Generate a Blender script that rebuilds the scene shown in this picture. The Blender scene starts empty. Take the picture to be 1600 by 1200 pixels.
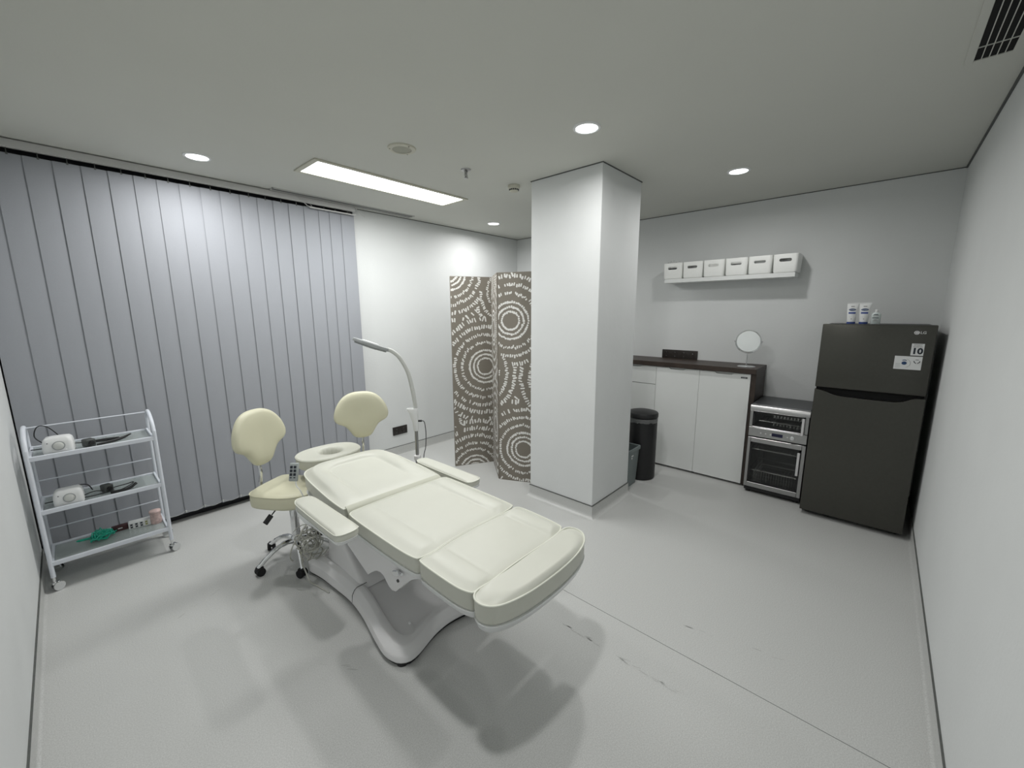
import bpy, bmesh, math, random
from math import pi, sin, cos, radians, atan2, sqrt
from mathutils import Vector, Matrix

random.seed(7)
scene = bpy.context.scene
C = bpy.context.collection

# ------------------------------------------------------------------ camera
cam_data = bpy.data.cameras.new('camera')
cam_data.sensor_width = 36.0
cam_data.lens = 36.0 * 632.35 / 1600.0
cam_data.clip_start = 0.02
cam = bpy.data.objects.new('camera', cam_data)
C.objects.link(cam)
YAW, PITCH, ROLL = 0.736315, 0.175456, -0.004533
fw = Vector((cos(YAW) * cos(PITCH), sin(YAW) * cos(PITCH), -sin(PITCH)))
rt = Vector((sin(YAW), -cos(YAW), 0))
up = rt.cross(fw)
r2 = cos(ROLL) * rt + sin(ROLL) * up
u2 = -sin(ROLL) * rt + cos(ROLL) * up
m = Matrix.Identity(4)
for i in range(3):
    m[i][0], m[i][1], m[i][2] = r2[i], u2[i], -fw[i]
m.translation = Vector((0, 0, 1.6))
cam.matrix_world = m
scene.camera = cam

# ------------------------------------------------------------------ world, view
world = bpy.data.worlds.new('world')
scene.world = world
world.use_nodes = True
world.node_tree.nodes['Background'].inputs[0].default_value = (0.02, 0.022, 0.025, 1)
world.node_tree.nodes['Background'].inputs[1].default_value = 0.3
scene.view_settings.view_transform = 'Standard'
scene.view_settings.look = 'None'
scene.view_settings.gamma = 1.0
scene.view_settings.use_curve_mapping = False
scene.view_settings.exposure = 0.22
scene.cycles.max_bounces = 12
scene.cycles.diffuse_bounces = 8
scene.cycles.sample_clamp_indirect = 6.0

# ------------------------------------------------------------------ room lamps (measured from the ceiling fittings)
H = 2.6
AY, BX, CY, DX = 3.929, 4.455, -0.325, -0.273
LAMP_COL = (1.0, 0.992, 0.975)
def area(name, loc, sx, sy, power, shape='RECTANGLE', spread=pi, col=LAMP_COL):
    d = bpy.data.lights.new(name, 'AREA')
    d.shape = shape; d.size = sx
    if shape in ('RECTANGLE', 'ELLIPSE'): d.size_y = sy
    d.energy = power; d.color = col; d.spread = spread
    o = bpy.data.objects.new(name, d); C.objects.link(o)
    o.location = loc
    return o
PANEL = (1.29, 2.56, 2.90, 3.19)
DOWNLIGHTS = [(0.737, 3.405, 1.1), (2.09, 1.33, 0.90), (3.44, 0.895, 0.72), (3.473, 3.42, 1.0), (0.74, 0.85, 1.2)]
area('panel_light_source', ((PANEL[0] + PANEL[1]) / 2, (PANEL[2] + PANEL[3]) / 2, 2.588), 1.20, 0.24, 19.5)
for k, (x, y, s) in enumerate(DOWNLIGHTS):
    area('downlight_source', (x, y, 2.590), 0.115, 0.115, 8.9 * s, 'DISK', radians(170))

# ------------------------------------------------------------------ materials
def mat(name, col, rough=0.5, metal=0.0, noise=0.0, nscale=40.0, bump=0.0, bscale=200.0, coat=0.0,
        alpha=None, trans=0.0, ior=1.45, emit=None, estr=0.0, detail=3.0, sheen=0.0, spec=0.5):
    m = bpy.data.materials.new(name); m.use_nodes = True
    nt = m.node_tree; b = nt.nodes['Principled BSDF']
    b.inputs['Base Color'].default_value = (*col, 1)
    b.inputs['Roughness'].default_value = rough
    b.inputs['Metallic'].default_value = metal
    b.inputs['Specular IOR Level'].default_value = spec
    b.inputs['IOR'].default_value = ior
    if coat: b.inputs['Coat Weight'].default_value = coat
    if trans: b.inputs['Transmission Weight'].default_value = trans
    if sheen: b.inputs['Sheen Weight'].default_value = sheen
    if alpha is not None: b.inputs['Alpha'].default_value = alpha
    if emit:
        b.inputs['Emission Color'].default_value = (*emit, 1)
        b.inputs['Emission Strength'].default_value = estr
    tc = nt.nodes.new('ShaderNodeTexCoord')
    if noise:
        n = nt.nodes.new('ShaderNodeTexNoise'); n.inputs['Scale'].default_value = nscale
        n.inputs['Detail'].default_value = detail
        nt.links.new(tc.outputs['Object'], n.inputs['Vector'])
        r = nt.nodes.new('ShaderNodeMapRange')
        r.inputs[1].default_value = 0.3; r.inputs[2].default_value = 0.7
        r.inputs[3].default_value = 1 - noise; r.inputs[4].default_value = 1 + noise
        nt.links.new(n.outputs['Fac'], r.inputs[0])
        v = nt.nodes.new('ShaderNodeVectorMath'); v.operation = 'SCALE'
        v.inputs[0].default_value = col
        nt.links.new(r.outputs[0], v.inputs['Scale'])
        nt.links.new(v.outputs[0], b.inputs['Base Color'])
    if bump:
        n2 = nt.nodes.new('ShaderNodeTexNoise'); n2.inputs['Scale'].default_value = bscale
        n2.inputs['Detail'].default_value = 4
        nt.links.new(tc.outputs['Object'], n2.inputs['Vector'])
        bp = nt.nodes.new('ShaderNodeBump'); bp.inputs['Strength'].default_value = bump
        bp.inputs['Distance'].default_value = 0.002
        nt.links.new(n2.outputs['Fac'], bp.inputs['Height'])
        nt.links.new(bp.outputs['Normal'], b.inputs['Normal'])
    return m

M = {}
M['wall'] = mat('wall_paint', (0.645, 0.66, 0.66), 0.75, noise=0.015, nscale=3, bump=0.35, bscale=60)
M['pillar'] = mat('pillar_wallpaper', (0.675, 0.69, 0.69), 0.7, noise=0.015, nscale=4, bump=0.5, bscale=22)
M['ceiling'] = mat('ceiling_paint', (0.57, 0.575, 0.535), 0.85, noise=0.01, nscale=2, bump=0.15, bscale=120)
M['floor'] = mat('vinyl_floor', (0.50, 0.505, 0.495), 0.40, noise=0.15, nscale=230, detail=4, bump=0.08, bscale=300)
M['seam'] = mat('floor_seam', (0.16, 0.165, 0.16), 0.6, noise=0.1)
M['scuff'] = mat('scuff_mark', (0.405, 0.41, 0.40), 0.5, noise=0.1)
M['caulk'] = mat('dark_joint', (0.10, 0.105, 0.10), 0.8, noise=0.1)
M['blind'] = mat('blind_fabric', (0.32, 0.333, 0.362), 0.8, noise=0.035, nscale=500, detail=2, bump=0.2, bscale=900, spec=0.3)
M['rail'] = mat('blind_rail', (0.50, 0.50, 0.49), 0.45, noise=0.01)
M['cord'] = mat('white_cord', (0.55, 0.56, 0.54), 0.6, noise=0.02)
M['frame_dark'] = mat('dark_window_frame', (0.012, 0.013, 0.017), 0.4, noise=0.1)
M['night'] = mat('night_glass', (0.006, 0.007, 0.01), 0.15, noise=0.1, spec=0.3)
M['leather'] = mat('cream_leatherette', (0.585, 0.59, 0.525), 0.42, noise=0.012, nscale=8, bump=0.10, bscale=350)
M['leather_side'] = mat('cream_leatherette_side', (0.54, 0.545, 0.46), 0.45, noise=0.012, nscale=8, bump=0.10, bscale=350)
M['stool_leather'] = mat('ivory_leatherette', (0.62, 0.605, 0.455), 0.45, noise=0.012, nscale=8, bump=0.08, bscale=350)
M['piping'] = mat('cream_piping', (0.70, 0.71, 0.63), 0.45, noise=0.01)
M['plastic'] = mat('white_plastic', (0.72, 0.715, 0.72), 0.35, noise=0.008, nscale=5)
M['plastic_bright'] = mat('bright_white_plastic', (0.74, 0.75, 0.75), 0.35, noise=0.008, nscale=5)
M['black'] = mat('black_plastic', (0.012, 0.012, 0.013), 0.45, noise=0.1)
M['rubber'] = mat('black_rubber', (0.008, 0.008, 0.009), 0.7, noise=0.1)
M['chrome'] = mat('chrome', (0.75, 0.76, 0.77), 0.10, 1.0, noise=0.005)
M['steel'] = mat('brushed_steel', (0.40, 0.40, 0.40), 0.32, 1.0, noise=0.03, nscale=90)
M['fridge'] = mat('dark_graphite_steel', (0.088, 0.087, 0.078), 0.30, 0.9, noise=0.03, nscale=60)
M['fridge_side'] = mat('fridge_side_grey', (0.03, 0.03, 0.032), 0.5, noise=0.05)
M['wood'] = mat('dark_walnut', (0.040, 0.028, 0.022), 0.45, noise=0.25, nscale=9)
M['white_door'] = mat('white_laminate', (0.74, 0.755, 0.745), 0.38, noise=0.008, nscale=4)
M['cart'] = mat('white_powder_coat', (0.66, 0.69, 0.75), 0.35, noise=0.01)
M['glass'] = mat('frosted_glass', (0.62, 0.68, 0.67), 0.25, trans=0.55, alpha=0.75, noise=0.01)
M['screen'] = mat('taupe_canvas', (0.205, 0.185, 0.155), 0.85, noise=0.05, nscale=300, bump=0.2, bscale=800)
M['screen_white'] = mat('white_print', (0.74, 0.735, 0.71), 0.85, noise=0.02, nscale=90)
M['box'] = mat('white_storage_plastic', (0.86, 0.87, 0.85), 0.4, noise=0.01)
M['box_in'] = mat('grey_contents', (0.30, 0.30, 0.30), 0.6, noise=0.4, nscale=30)
M['bin_grey'] = mat('grey_green_plastic', (0.17, 0.20, 0.20), 0.45, noise=0.03)
M['bag'] = mat('clear_bag', (0.75, 0.77, 0.77), 0.2, alpha=0.22, trans=0.3, noise=0.02)
M['socket'] = mat('dark_brown_socket', (0.022, 0.018, 0.016), 0.4, noise=0.05)
M['mirror'] = mat('mirror_glass', (0.93, 0.95, 0.95), 0.02, 1.0, noise=0.002)
M['darkglass'] = mat('oven_glass', (0.20, 0.21, 0.21), 0.05, trans=0.9, alpha=0.4, noise=0.01)
M['oven_dark'] = mat('oven_black', (0.010, 0.010, 0.011), 0.3, noise=0.1)
M['oven_top'] = mat('oven_top_grey', (0.10, 0.105, 0.11), 0.4, 0.5, noise=0.05)
M['oven_in'] = mat('oven_cavity', (0.075, 0.08, 0.078), 0.4, 0.6, noise=0.15, nscale=20)
M['wire'] = mat('bright_wire', (0.62, 0.62, 0.60), 0.2, 1.0, noise=0.02)
M['display'] = mat('blue_black_display', (0.008, 0.008, 0.04), 0.15, noise=0.05)
M['sticker'] = mat('white_sticker', (0.66, 0.67, 0.67), 0.45, noise=0.01)
M['silver'] = mat('silver_print', (0.62, 0.62, 0.62), 0.4, noise=0.01)
M['ink'] = mat('dark_ink', (0.015, 0.02, 0.03), 0.5, noise=0.1)
M['ink_grey'] = mat('grey_ink', (0.25, 0.25, 0.25), 0.5, noise=0.1)
M['blue'] = mat('navy_print', (0.012, 0.045, 0.13), 0.45, noise=0.03)
M['blue2'] = mat('blue_print', (0.05, 0.08, 0.26), 0.45, noise=0.03)
M['tube'] = mat('white_tube_plastic', (0.68, 0.69, 0.69), 0.3, noise=0.01)
M['bottle_plastic'] = mat('pale_green_plastic', (0.58, 0.64, 0.63), 0.25, noise=0.01)
M['cream_paint'] = mat('cream_grille_paint', (0.52, 0.51, 0.43), 0.5, noise=0.02)
M['speaker_mesh'] = mat('speaker_mesh', (0.36, 0.36, 0.30), 0.7, noise=0.12, nscale=400, bump=0.3, bscale=900)
M['grey_adapter'] = mat('dark_grey_adapter', (0.055, 0.06, 0.058), 0.5, noise=0.05)
M['green'] = mat('green_gloves', (0.015, 0.36, 0.25), 0.4, noise=0.15, nscale=60)
M['maroon'] = mat('maroon_box', (0.045, 0.012, 0.014), 0.35, noise=0.05)
M['pink'] = mat('pinkish_foam', (0.56, 0.42, 0.40), 0.8, noise=0.22, nscale=60)
M['olive'] = mat('olive_print', (0.26, 0.27, 0.10), 0.6, noise=0.2)
M['cable'] = mat('grey_cable', (0.42, 0.42, 0.38), 0.45, noise=0.05)
M['lampgrey'] = mat('lamp_grey_plastic', (0.33, 0.345, 0.35), 0.35, noise=0.02)
M['remote'] = mat('grey_remote', (0.36, 0.39, 0.39), 0.4, noise=0.02)
M['slot'] = mat('black_slot', (0.004, 0.004, 0.004), 0.9, noise=0.1)
M['vent_grey'] = mat('grey_diffuser', (0.115, 0.12, 0.115), 0.6, noise=0.05)
M['lamp_on'] = mat('lit_diffuser', (0.9, 0.9, 0.9), 0.5, emit=(0.95, 1.0, 0.98), estr=6.0, noise=0.001)

# ------------------------------------------------------------------ mesh builder
class MB:
    def __init__(s): s.v = []; s.f = []; s.m = []
    def add(s, verts, faces, mi=0, T=None):
        b = len(s.v)
        for p in verts:
            p = Vector(p)
            s.v.append(T @ p if T is not None else p)
        for f in faces:
            s.f.append([b + i for i in f]); s.m.append(mi)
        return s
    def box(s, x0, x1, y0, y1, z0, z1, bev=0.0, seg=2, mi=0, T=None):
        bm = bmesh.new()
        bmesh.ops.create_cube(bm, size=1)
        for v in bm.verts:
            v.co = Vector(((x0 + x1) / 2 + v.co.x * (x1 - x0), (y0 + y1) / 2 + v.co.y * (y1 - y0), (z0 + z1) / 2 + v.co.z * (z1 - z0)))
        if bev > 0:
            bmesh.ops.bevel(bm, geom=list(bm.edges), offset=bev, segments=seg, profile=0.5, affect='EDGES')
        bm.verts.index_update()
        s.add([v.co.copy() for v in bm.verts], [[v.index for v in f.verts] for f in bm.faces], mi, T)
        bm.free(); return s
    def rings(s, rings, cap0=True, cap1=True, mi=0, T=None):
        n = len(rings[0]); vs = [p for r in rings for p in r]; fs = []
        for k in range(len(rings) - 1):
            a, b = k * n, (k + 1) * n
            for i in range(n):
                j = (i + 1) % n
                fs.append([a + i, a + j, b + j, b + i])
        if cap0: fs.append(list(range(n))[::-1])
        if cap1: fs.append([(len(rings) - 1) * n + i for i in range(n)])
        return s.add(vs, fs, mi, T)
    def tube(s, pts, r, n=8, closed=False, mi=0, T=None, caps=True):
        pts = [Vector(p) for p in pts]; N = len(pts)
        rr = r if isinstance(r, (list, tuple)) else [r] * N
        def tan(i):
            if closed: return (pts[(i + 1) % N] - pts[i - 1]).normalized()
            return (pts[min(i + 1, N - 1)] - pts[max(i - 1, 0)]).normalized()
        t = tan(0); a = Vector((0, 0, 1)) if abs(t.z) < 0.9 else Vector((1, 0, 0))
        u = t.cross(a).normalized(); rings = []
        for i in range(N):
            t = tan(i); u = (u - t * u.dot(t)).normalized(); w = t.cross(u)
            rings.append([pts[i] + rr[i] * (cos(2 * pi * k / n) * u + sin(2 * pi * k / n) * w) for k in range(n)])
        if closed: rings.append(rings[0])
        return s.rings(rings, caps and not closed, caps and not closed, mi, T)
    def cyl(s, p0, p1, r0, r1=None, n=20, mi=0, T=None):
        return s.tube([p0, p1], [r0, r0 if r1 is None else r1], n, mi=mi, T=T)
    def lathe(s, prof, c=(0, 0, 0), n=28, mi=0, T=None, cap0=True, cap1=True):
        c = Vector(c)
        return s.rings([[c + Vector((r * cos(2 * pi * k / n), r * sin(2 * pi * k / n), z)) for k in range(n)] for r, z in prof], cap0, cap1, mi, T)
    def prism(s, outline, a0, a1, bev=0.0, mi=0, T=None):
        """outline in (x,y), extruded in z a0..a1, T maps to world"""
        n = len(outline)
        cx = sum(p[0] for p in outline) / n; cy = sum(p[1] for p in outline) / n
        if bev <= 0:
            return s.rings([[(x, y, a0) for x, y in outline], [(x, y, a1) for x, y in outline]], mi=mi, T=T)
        ins = inset(outline, bev)
        ins2 = inset(outline, bev * 0.3)
        return s.rings([[(x, y, a0) for x, y in ins], [(x, y, a0 + bev * 0.3) for x, y in ins2], [(x, y, a0 + bev) for x, y in outline],
                        [(x, y, a1 - bev) for x, y in outline], [(x, y, a1 - bev * 0.3) for x, y in ins2], [(x, y, a1) for x, y in ins]], mi=mi, T=T)

def inset(o, d):
    n = len(o); out = []
    for i in range(n):
        a = Vector(o[i - 1]); b = Vector(o[i]); c = Vector(o[(i + 1) % n])
        e1 = (b - a); e2 = (c - b)
        if e1.length < 1e-9: e1 = e2
        if e2.length < 1e-9: e2 = e1
        t = (e1.normalized() + e2.normalized())
        if t.length < 1e-6: t = e1
        t.normalize()
        nrm = Vector((-t.y, t.x))
        out.append((b.x + nrm.x * d, b.y + nrm.y * d))
    return out

def rrect(x0, x1, y0, y1, r, n=5):
    """CCW rounded rectangle"""
    o = []
    for cx, cy, a in ((x1 - r, y1 - r, 0), (x0 + r, y1 - r, 90), (x0 + r, y0 + r, 180), (x1 - r, y0 + r, 270)):
        for k in range(n + 1):
            t = radians(a + 90 * k / n)
            o.append((cx + r * cos(t), cy + r * sin(t)))
    return o

def crom(pts, sub=6, closed=False):
    P = [Vector(p) for p in pts]; N = len(P); out = []
    rng = N if closed else N - 1
    for i in range(rng):
        p0 = P[(i - 1) % N] if closed or i > 0 else P[i] * 2 - P[i + 1]
        p1 = P[i]; p2 = P[(i + 1) % N]
        p3 = P[(i + 2) % N] if closed or i + 2 < N else p2 * 2 - p1
        for k in range(sub):
            t = k / sub
            out.append(0.5 * ((2 * p1) + (p2 - p0) * t + (2 * p0 - 5 * p1 + 4 * p2 - p3) * t * t + (3 * p1 - p0 - 3 * p2 + p3) * t ** 3))
    if not closed: out.append(P[-1])
    return out

def resample(o, n):
    P = [Vector(p[:2]) for p in o]; P.append(P[0])
    d = [0]
    for a, b in zip(P, P[1:]): d.append(d[-1] + (b - a).length)
    out = []; j = 0
    for k in range(n):
        t = d[-1] * k / n
        while d[j + 1] < t: j += 1
        f = (t - d[j]) / max(d[j + 1] - d[j], 1e-9)
        p = P[j].lerp(P[j + 1], f); out.append((p.x, p.y))
    return out

def root_of(o):
    while o.parent: o = o.parent
    return o

def obj(name, mb, m, parent=None, world=True, sharp=35):
    me = bpy.data.meshes.new(name)
    off = root_of(parent).location if (parent is not None and world) else Vector((0, 0, 0))
    me.from_pydata([tuple(Vector(v) - off) for v in mb.v], [], mb.f)
    for mm in (m if isinstance(m, (list, tuple)) else [m]): me.materials.append(mm)
    for p, i in zip(me.polygons, mb.m): p.material_index = i; p.use_smooth = True
    bm = bmesh.new(); bm.from_mesh(me); bmesh.ops.recalc_face_normals(bm, faces=bm.faces); bm.to_mesh(me); bm.free()
    me.set_sharp_from_angle(angle=radians(sharp))
    me.update()
    o = bpy.data.objects.new(name, me); C.objects.link(o)
    if parent is not None: o.parent = parent
    return o

def thing(name, label, cat, loc=(0, 0, 0), rz=0.0, group=None):
    o = bpy.data.objects.new(name, None); C.objects.link(o)
    o.empty_display_size = 0.1
    o.location = loc; o.rotation_euler = (0, 0, rz)
    o['label'] = label; o['category'] = cat
    if group: o['group'] = group
    return o

def tag(o, label, cat, group=None, kind=None):
    o['label'] = label; o['category'] = cat
    if group: o['group'] = group
    if kind: o['kind'] = kind
    return o

def structure(name, mb, m, parent=None, label=None):
    o = obj(name, mb, m, parent)
    if parent is None: o['kind'] = 'structure'
    if label: o['label'] = label
    return o

def dup(root, loc, rz=None, label=None):
    r = root.copy(); C.objects.link(r); r.location = loc
    if rz is not None: r.rotation_euler = (0, 0, rz)
    if label: r['label'] = label
    def rec(src, dst):
        for ch in list(src.children):
            c = ch.copy(); C.objects.link(c); c.parent = dst
            rec(ch, c)
    rec(root, r)
    return r

def recentre(o):
    """move a single-mesh thing's origin to the base centre of its mesh"""
    vs = [v.co for v in o.data.vertices]
    c = Vector(((min(v.x for v in vs) + max(v.x for v in vs)) / 2, (min(v.y for v in vs) + max(v.y for v in vs)) / 2, min(v.z for v in vs)))
    o.data.transform(Matrix.Translation(-c)); o.location = o.location + c
    return o

def text_geo(body, size, depth=0.0006, offset=0.0):
    cu = bpy.data.curves.new('text', 'FONT'); cu.body = body; cu.size = size; cu.extrude = depth; cu.offset = offset
    cu.align_x = 'CENTER'; cu.align_y = 'CENTER'; cu.resolution_u = 3
    t = bpy.data.objects.new('text', cu); C.objects.link(t)
    dg = bpy.context.evaluated_depsgraph_get(); me = t.evaluated_get(dg).to_mesh()
    vs = [v.co.copy() for v in me.vertices]; fs = [list(p.vertices) for p in me.polygons]
    t.evaluated_get(dg).to_mesh_clear(); bpy.data.objects.remove(t); bpy.data.curves.remove(cu)
    return vs, fs

def faceX(X, Y, Z):
    """local (right, up, out) -> world for a front that looks towards -x"""
    return Matrix(((0, 0, -1, X), (-1, 0, 0, Y), (0, 1, 0, Z), (0, 0, 0, 1)))

def faceY(X, Y, Z):
    """front that looks towards -y"""
    return Matrix(((1, 0, 0, X), (0, 0, -1, Y), (0, 1, 0, Z), (0, 0, 0, 1)))

# ------------------------------------------------------------------ room shell
WX1 = 2.045   # right end of the window opening in the back wall
structure('floor', MB().box(DX - 0.2, BX + 0.2, CY - 0.2, AY + 0.35, -0.12, 0.0), M['floor'])
structure('ceiling', MB().box(DX - 0.2, BX + 0.2, CY - 0.2, AY + 0.35, H, H + 0.12), M['ceiling'])
structure('wall_left', MB().box(DX - 0.15, DX, CY - 0.2, AY + 0.35, 0, H), M['wall'])
structure('wall_right', MB().box(DX, BX + 0.15, CY - 0.15, CY, 0, H), M['wall'])
structure('wall_far', MB().box(BX, BX + 0.15, CY, AY + 0.15, 0, H), M['wall'])
structure('wall_back', MB().box(WX1, BX, AY, AY + 0.15, 0, H), M['wall'])
PX0, PX1, PY0, PY1 = 2.602, 3.20, 1.521, 2.145
structure('wall_pillar', MB().box(PX0, PX1, PY0, PY1, 0.104, H, 0.003, 1), M['pillar'])
# coved vinyl skirting : flat band with a fillet running into the floor
def cove_profile(h=0.104, t=0.006, r=0.035):
    p = [(0, h), (t, h - 0.001)]
    for k in range(6):
        a = radians(90 * k / 5)
        p.append((t + r - r * cos(a), r - r * sin(a) + 0.0006))
    p.append((0, 0.0006))
    return p
def cove(name, p0, p1, nrm, h=0.104, r=0.012):
    mb = MB(); pr = cove_profile(h, 0.006, r); p0 = Vector((*p0, 0)); p1 = Vector((*p1, 0)); n = Vector((*nrm, 0))
    mb.rings([[p + n * a + Vector((0, 0, z)) for a, z in pr] for p in (p0, p1)])
    mb.box(min(p0.x, p1.x, p0.x + n.x * .0068, p1.x + n.x * .0068), max(p0.x, p1.x, p0.x + n.x * .0068, p1.x + n.x * .0068),
           min(p0.y, p1.y, p0.y + n.y * .0068, p1.y + n.y * .0068), max(p0.y, p1.y, p0.y + n.y * .0068, p1.y + n.y * .0068), h - 0.0035, h, mi=1)
    return structure(name, mb, [M['floor'], M['caulk']])
cove('baseboard_left', (DX, CY), (DX, AY), (1, 0))
cove('baseboard_right', (DX, CY), (BX, CY), (0, 1))
cove('baseboard_far', (BX, CY), (BX, AY), (-1, 0))
cove('baseboard_back', (WX1, AY), (BX, AY), (0, -1))
# pillar skirting: one mitred ring
mb = MB(); rings = []
for a, z in cove_profile():
    rings.append([(PX0 - a, PY0 - a, z), (PX1 + a, PY0 - a, z), (PX1 + a, PY1 + a, z), (PX0 - a, PY1 + a, z)])
mb.rings(rings, False, False)
mb.box(PX0 - .007, PX1 + .007, PY0 - .007, PY1 + .007, 0.1005, 0.104, mi=1)
structure('baseboard_pillar', mb, [M['floor'], M['caulk']])
# ceiling shadow joints
def joint(name, x0, x1, y0, y1, z0=H - 0.006): structure(name, MB().box(x0, x1, y0, y1, z0, H), M['caulk'])
joint('trim_1', WX1, BX, AY - 0.005, AY)
joint('trim_2', BX - 0.004, BX, CY, AY)
joint('trim_3', DX, BX, CY, CY + 0.010, H - 0.008)
joint('trim_4', PX0 - 0.005, PX1 + 0.005, PY0 - 0.005, PY1 + 0.005)
# seam between two vinyl sheets, welded cord
structure('trim_5', MB().box(1.768, 1.7705, CY + 0.03, AY - 0.05, 0.0, 0.0006), M['seam'])
# scuffs on the floor
mb = MB(); random.seed(3)
for (xa, ya), (xb, yb), n in (((1.55, 1.10), (1.56, 0.45), 26), ((1.95, 0.62), (2.05, 0.2), 6), ((0.60, 1.75), (0.70, 1.62), 4), ((0.18, 2.62), (0.45, 2.72), 5)):
    for k in range(n):
        t = random.random(); x = xa + (xb - xa) * t + random.gauss(0, 0.006); y = ya + (yb - ya) * t + random.gauss(0, 0.01)
        l = random.uniform(0.008, 0.03); w = random.uniform(0.001, 0.003); an = atan2(yb - ya, xb - xa) + random.gauss(0, .15)
        T = Matrix.Translation((x, y, 0.0004)) @ Matrix.Rotation(an, 4, 'Z')
        mb.add([(l * cos(a), w * sin(a), 0) for a in [2 * pi * i / 10 for i in range(10)]], [list(range(10))], 0, T)
structure('trim_6', mb, M['scuff'])

# window behind the blind
w = MB()
GY = AY + 0.10
w.box(DX, WX1, AY + 0.015, GY + 0.02, 0.0, 0.07)
w.box(DX, WX1, AY + 0.015, GY + 0.02, H - 0.06, H)
for x in (DX, 0.30, 0.87, 1.44, WX1 - 0.05): w.box(x, x + 0.05, AY + 0.02, GY + 0.02, 0.07, H - 0.06)
w.box(DX, WX1, AY + 0.03, GY + 0.02, 0.95, 1.0)
wo = structure('window_1', w, M['frame_dark'])
structure('pane', MB().box(DX, WX1, GY, GY + 0.008, 0.0, H), M['night'], wo)

# ------------------------------------------------------------------ vertical blind
vb = thing('vertical_blind', 'grey vertical blind closed across the whole window, from the left wall to the white wall', 'blind', (0.88, 3.87, 0))
mb = MB().box(-0.262, 2.024, 3.835, 3.885, 2.552, 2.590, 0.002, 1)
mb.box(-0.262, 2.024, 3.838, 3.842, 2.546, 2.594)
obj('headrail', mb, M['rail'], vb)
seams = [-.262, -.138, -.018, .101, .222, .343, .466, .585, .708, .832, .954, 1.084, 1.205, 1.322, 1.441, 1.566, 1.692, 1.789, 1.897, 2.021]
for i in range(len(seams) - 1):
    a, b = seams[i], seams[i + 1]
    wd = 0.125; xc = (a + b) / 2
    th = radians(3.2 + random.uniform(-0.8, 0.8)); ct, st = cos(th), sin(th)
    L = (b - a) / 2 + 0.0035
    sm = MB(); rows = []
    zt, zb = 2.522 + random.uniform(-.001, .001), 0.066 + random.uniform(-.002, .002)
    nseg = 6
    front = []; back = []
    for k in range(nseg + 1):
        u = -L + 2 * L * k / nseg
        bow = 0.0022 * (1 - (u / L) ** 2)
        x = xc + u * ct; y = 3.868 + u * st - bow
        front.append((x, y)); back.append((x, y + 0.0009))
    out = front + back[::-1]
    sm.rings([[(x, y, z) for x, y in out] for z in (zb, 0.115, zt)], mi=0)
    # folded bottom hem
    hg = MB().box(xc - 0.0016, xc + 0.0016, 3.864, 3.868, 2.518, 2.553); hg.box(xc - 0.005, xc + 0.005, 3.862, 3.874, 2.514, 2.524)
    sm.rings([[(x, y - 0.0006 if j <= nseg else y + 0.0006, z) for j, (x, y) in enumerate(out)] for z in (zb, zb + 0.035)])
    sl = obj('slat', sm, M['blind'], vb, sharp=50)
    obj('hanger', hg, M['vent_grey'], sl)
ch = MB()
for i in range(1, len(seams) - 2):
    a, b = seams[i] + 0.012, seams[i + 1] - 0.012
    pts = [(a + (b - a) * t, 3.846, 0.088 - 0.016 * (1 - (2 * t - 1) ** 2)) for t in [k / 8 for k in range(9)]]
    ch.tube(pts, 0.0011, 5)
for s_ in seams[1:-1]:
    ch.cyl((s_, 3.846, 0.080), (s_, 3.846, 0.096), 0.0045, n=8)
    ch.tube([(s_ - .012, 3.846, .088), (s_, 3.845, .093), (s_ + .012, 3.846, .088)], 0.0011, 5)
obj('bottom_chain', ch, M['cord'], vb)
cd = MB()
cd.tube(crom([(1.50, 3.83, 2.585), (1.53, 3.826, 2.56), (1.57, 3.825, 2.53), (1.60, 3.826, 2.519), (1.80, 3.828, 2.516), (2.022, 3.83, 2.512)], 6), 0.0028, 6)
cd.tube(crom([(1.49, 3.83, 2.59), (1.54, 3.825, 2.575), (1.59, 3.824, 2.55), (1.62, 3.826, 2.522)], 6), 0.0014, 5)
cd.tube(crom([(2.00, 3.83, 2.59), (2.04, 3.824, 2.565), (2.075, 3.82, 2.525), (2.11, 3.82, 2.510)], 6), 0.0022, 6)
cd.box(1.60, 2.022, 3.826, 3.834, 2.509, 2.519)
obj('loose_cord', cd, M['rail'], vb)

# ------------------------------------------------------------------ ceiling fittings
pl = thing('panel_light', 'long rectangular lit panel light in the ceiling', 'ceiling light', (1.925, 3.045, 2.6))
x0, x1, y0, y1 = PANEL
mb = MB()
mb.box(x0 - .035, x1 + .035, y0 - .03, y0, 2.590, 2.6, .002, 1); mb.box(x0 - .035, x1 + .035, y1, y1 + .03, 2.590, 2.6, .002, 1)
mb.box(x0 - .035, x0, y0, y1, 2.590, 2.6, .002, 1); mb.box(x1, x1 + .035, y0, y1, 2.590, 2.6, .002, 1)
obj('frame', mb, M['cream_paint'], pl)
obj('diffuser', MB().box(x0, x1, y0, y1, 2.594, 2.599), M['lamp_on'], pl)
labels = ['round recessed downlight above the left part of the blind', 'round recessed downlight in front of the pillar, nearest to the camera',
          'round recessed downlight above the fridge side of the room', 'small round downlight deep in the corner left of the pillar',
          'round recessed downlight above the foot of the bed']
for k, (x, y, s) in enumerate(DOWNLIGHTS):
    d = thing('downlight', labels[k], 'ceiling light', (x, y, 2.6), group='recessed ceiling downlights')
    prof = [(0.060, 2.5999), (0.060, 2.5945), (0.064, 2.592), (0.074, 2.594), (0.077, 2.5999)]
    obj('ring', MB().lathe(prof, (x, y, 0), 36, cap0=False, cap1=False), M['plastic_bright'], d)
    obj('diffuser', MB().lathe([(0.060, 2.599), (0.0595, 2.5955), (0.03, 2.5945), (0.002, 2.594)], (x, y, 0), 32, cap0=False), M['lamp_on'], d)
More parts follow.
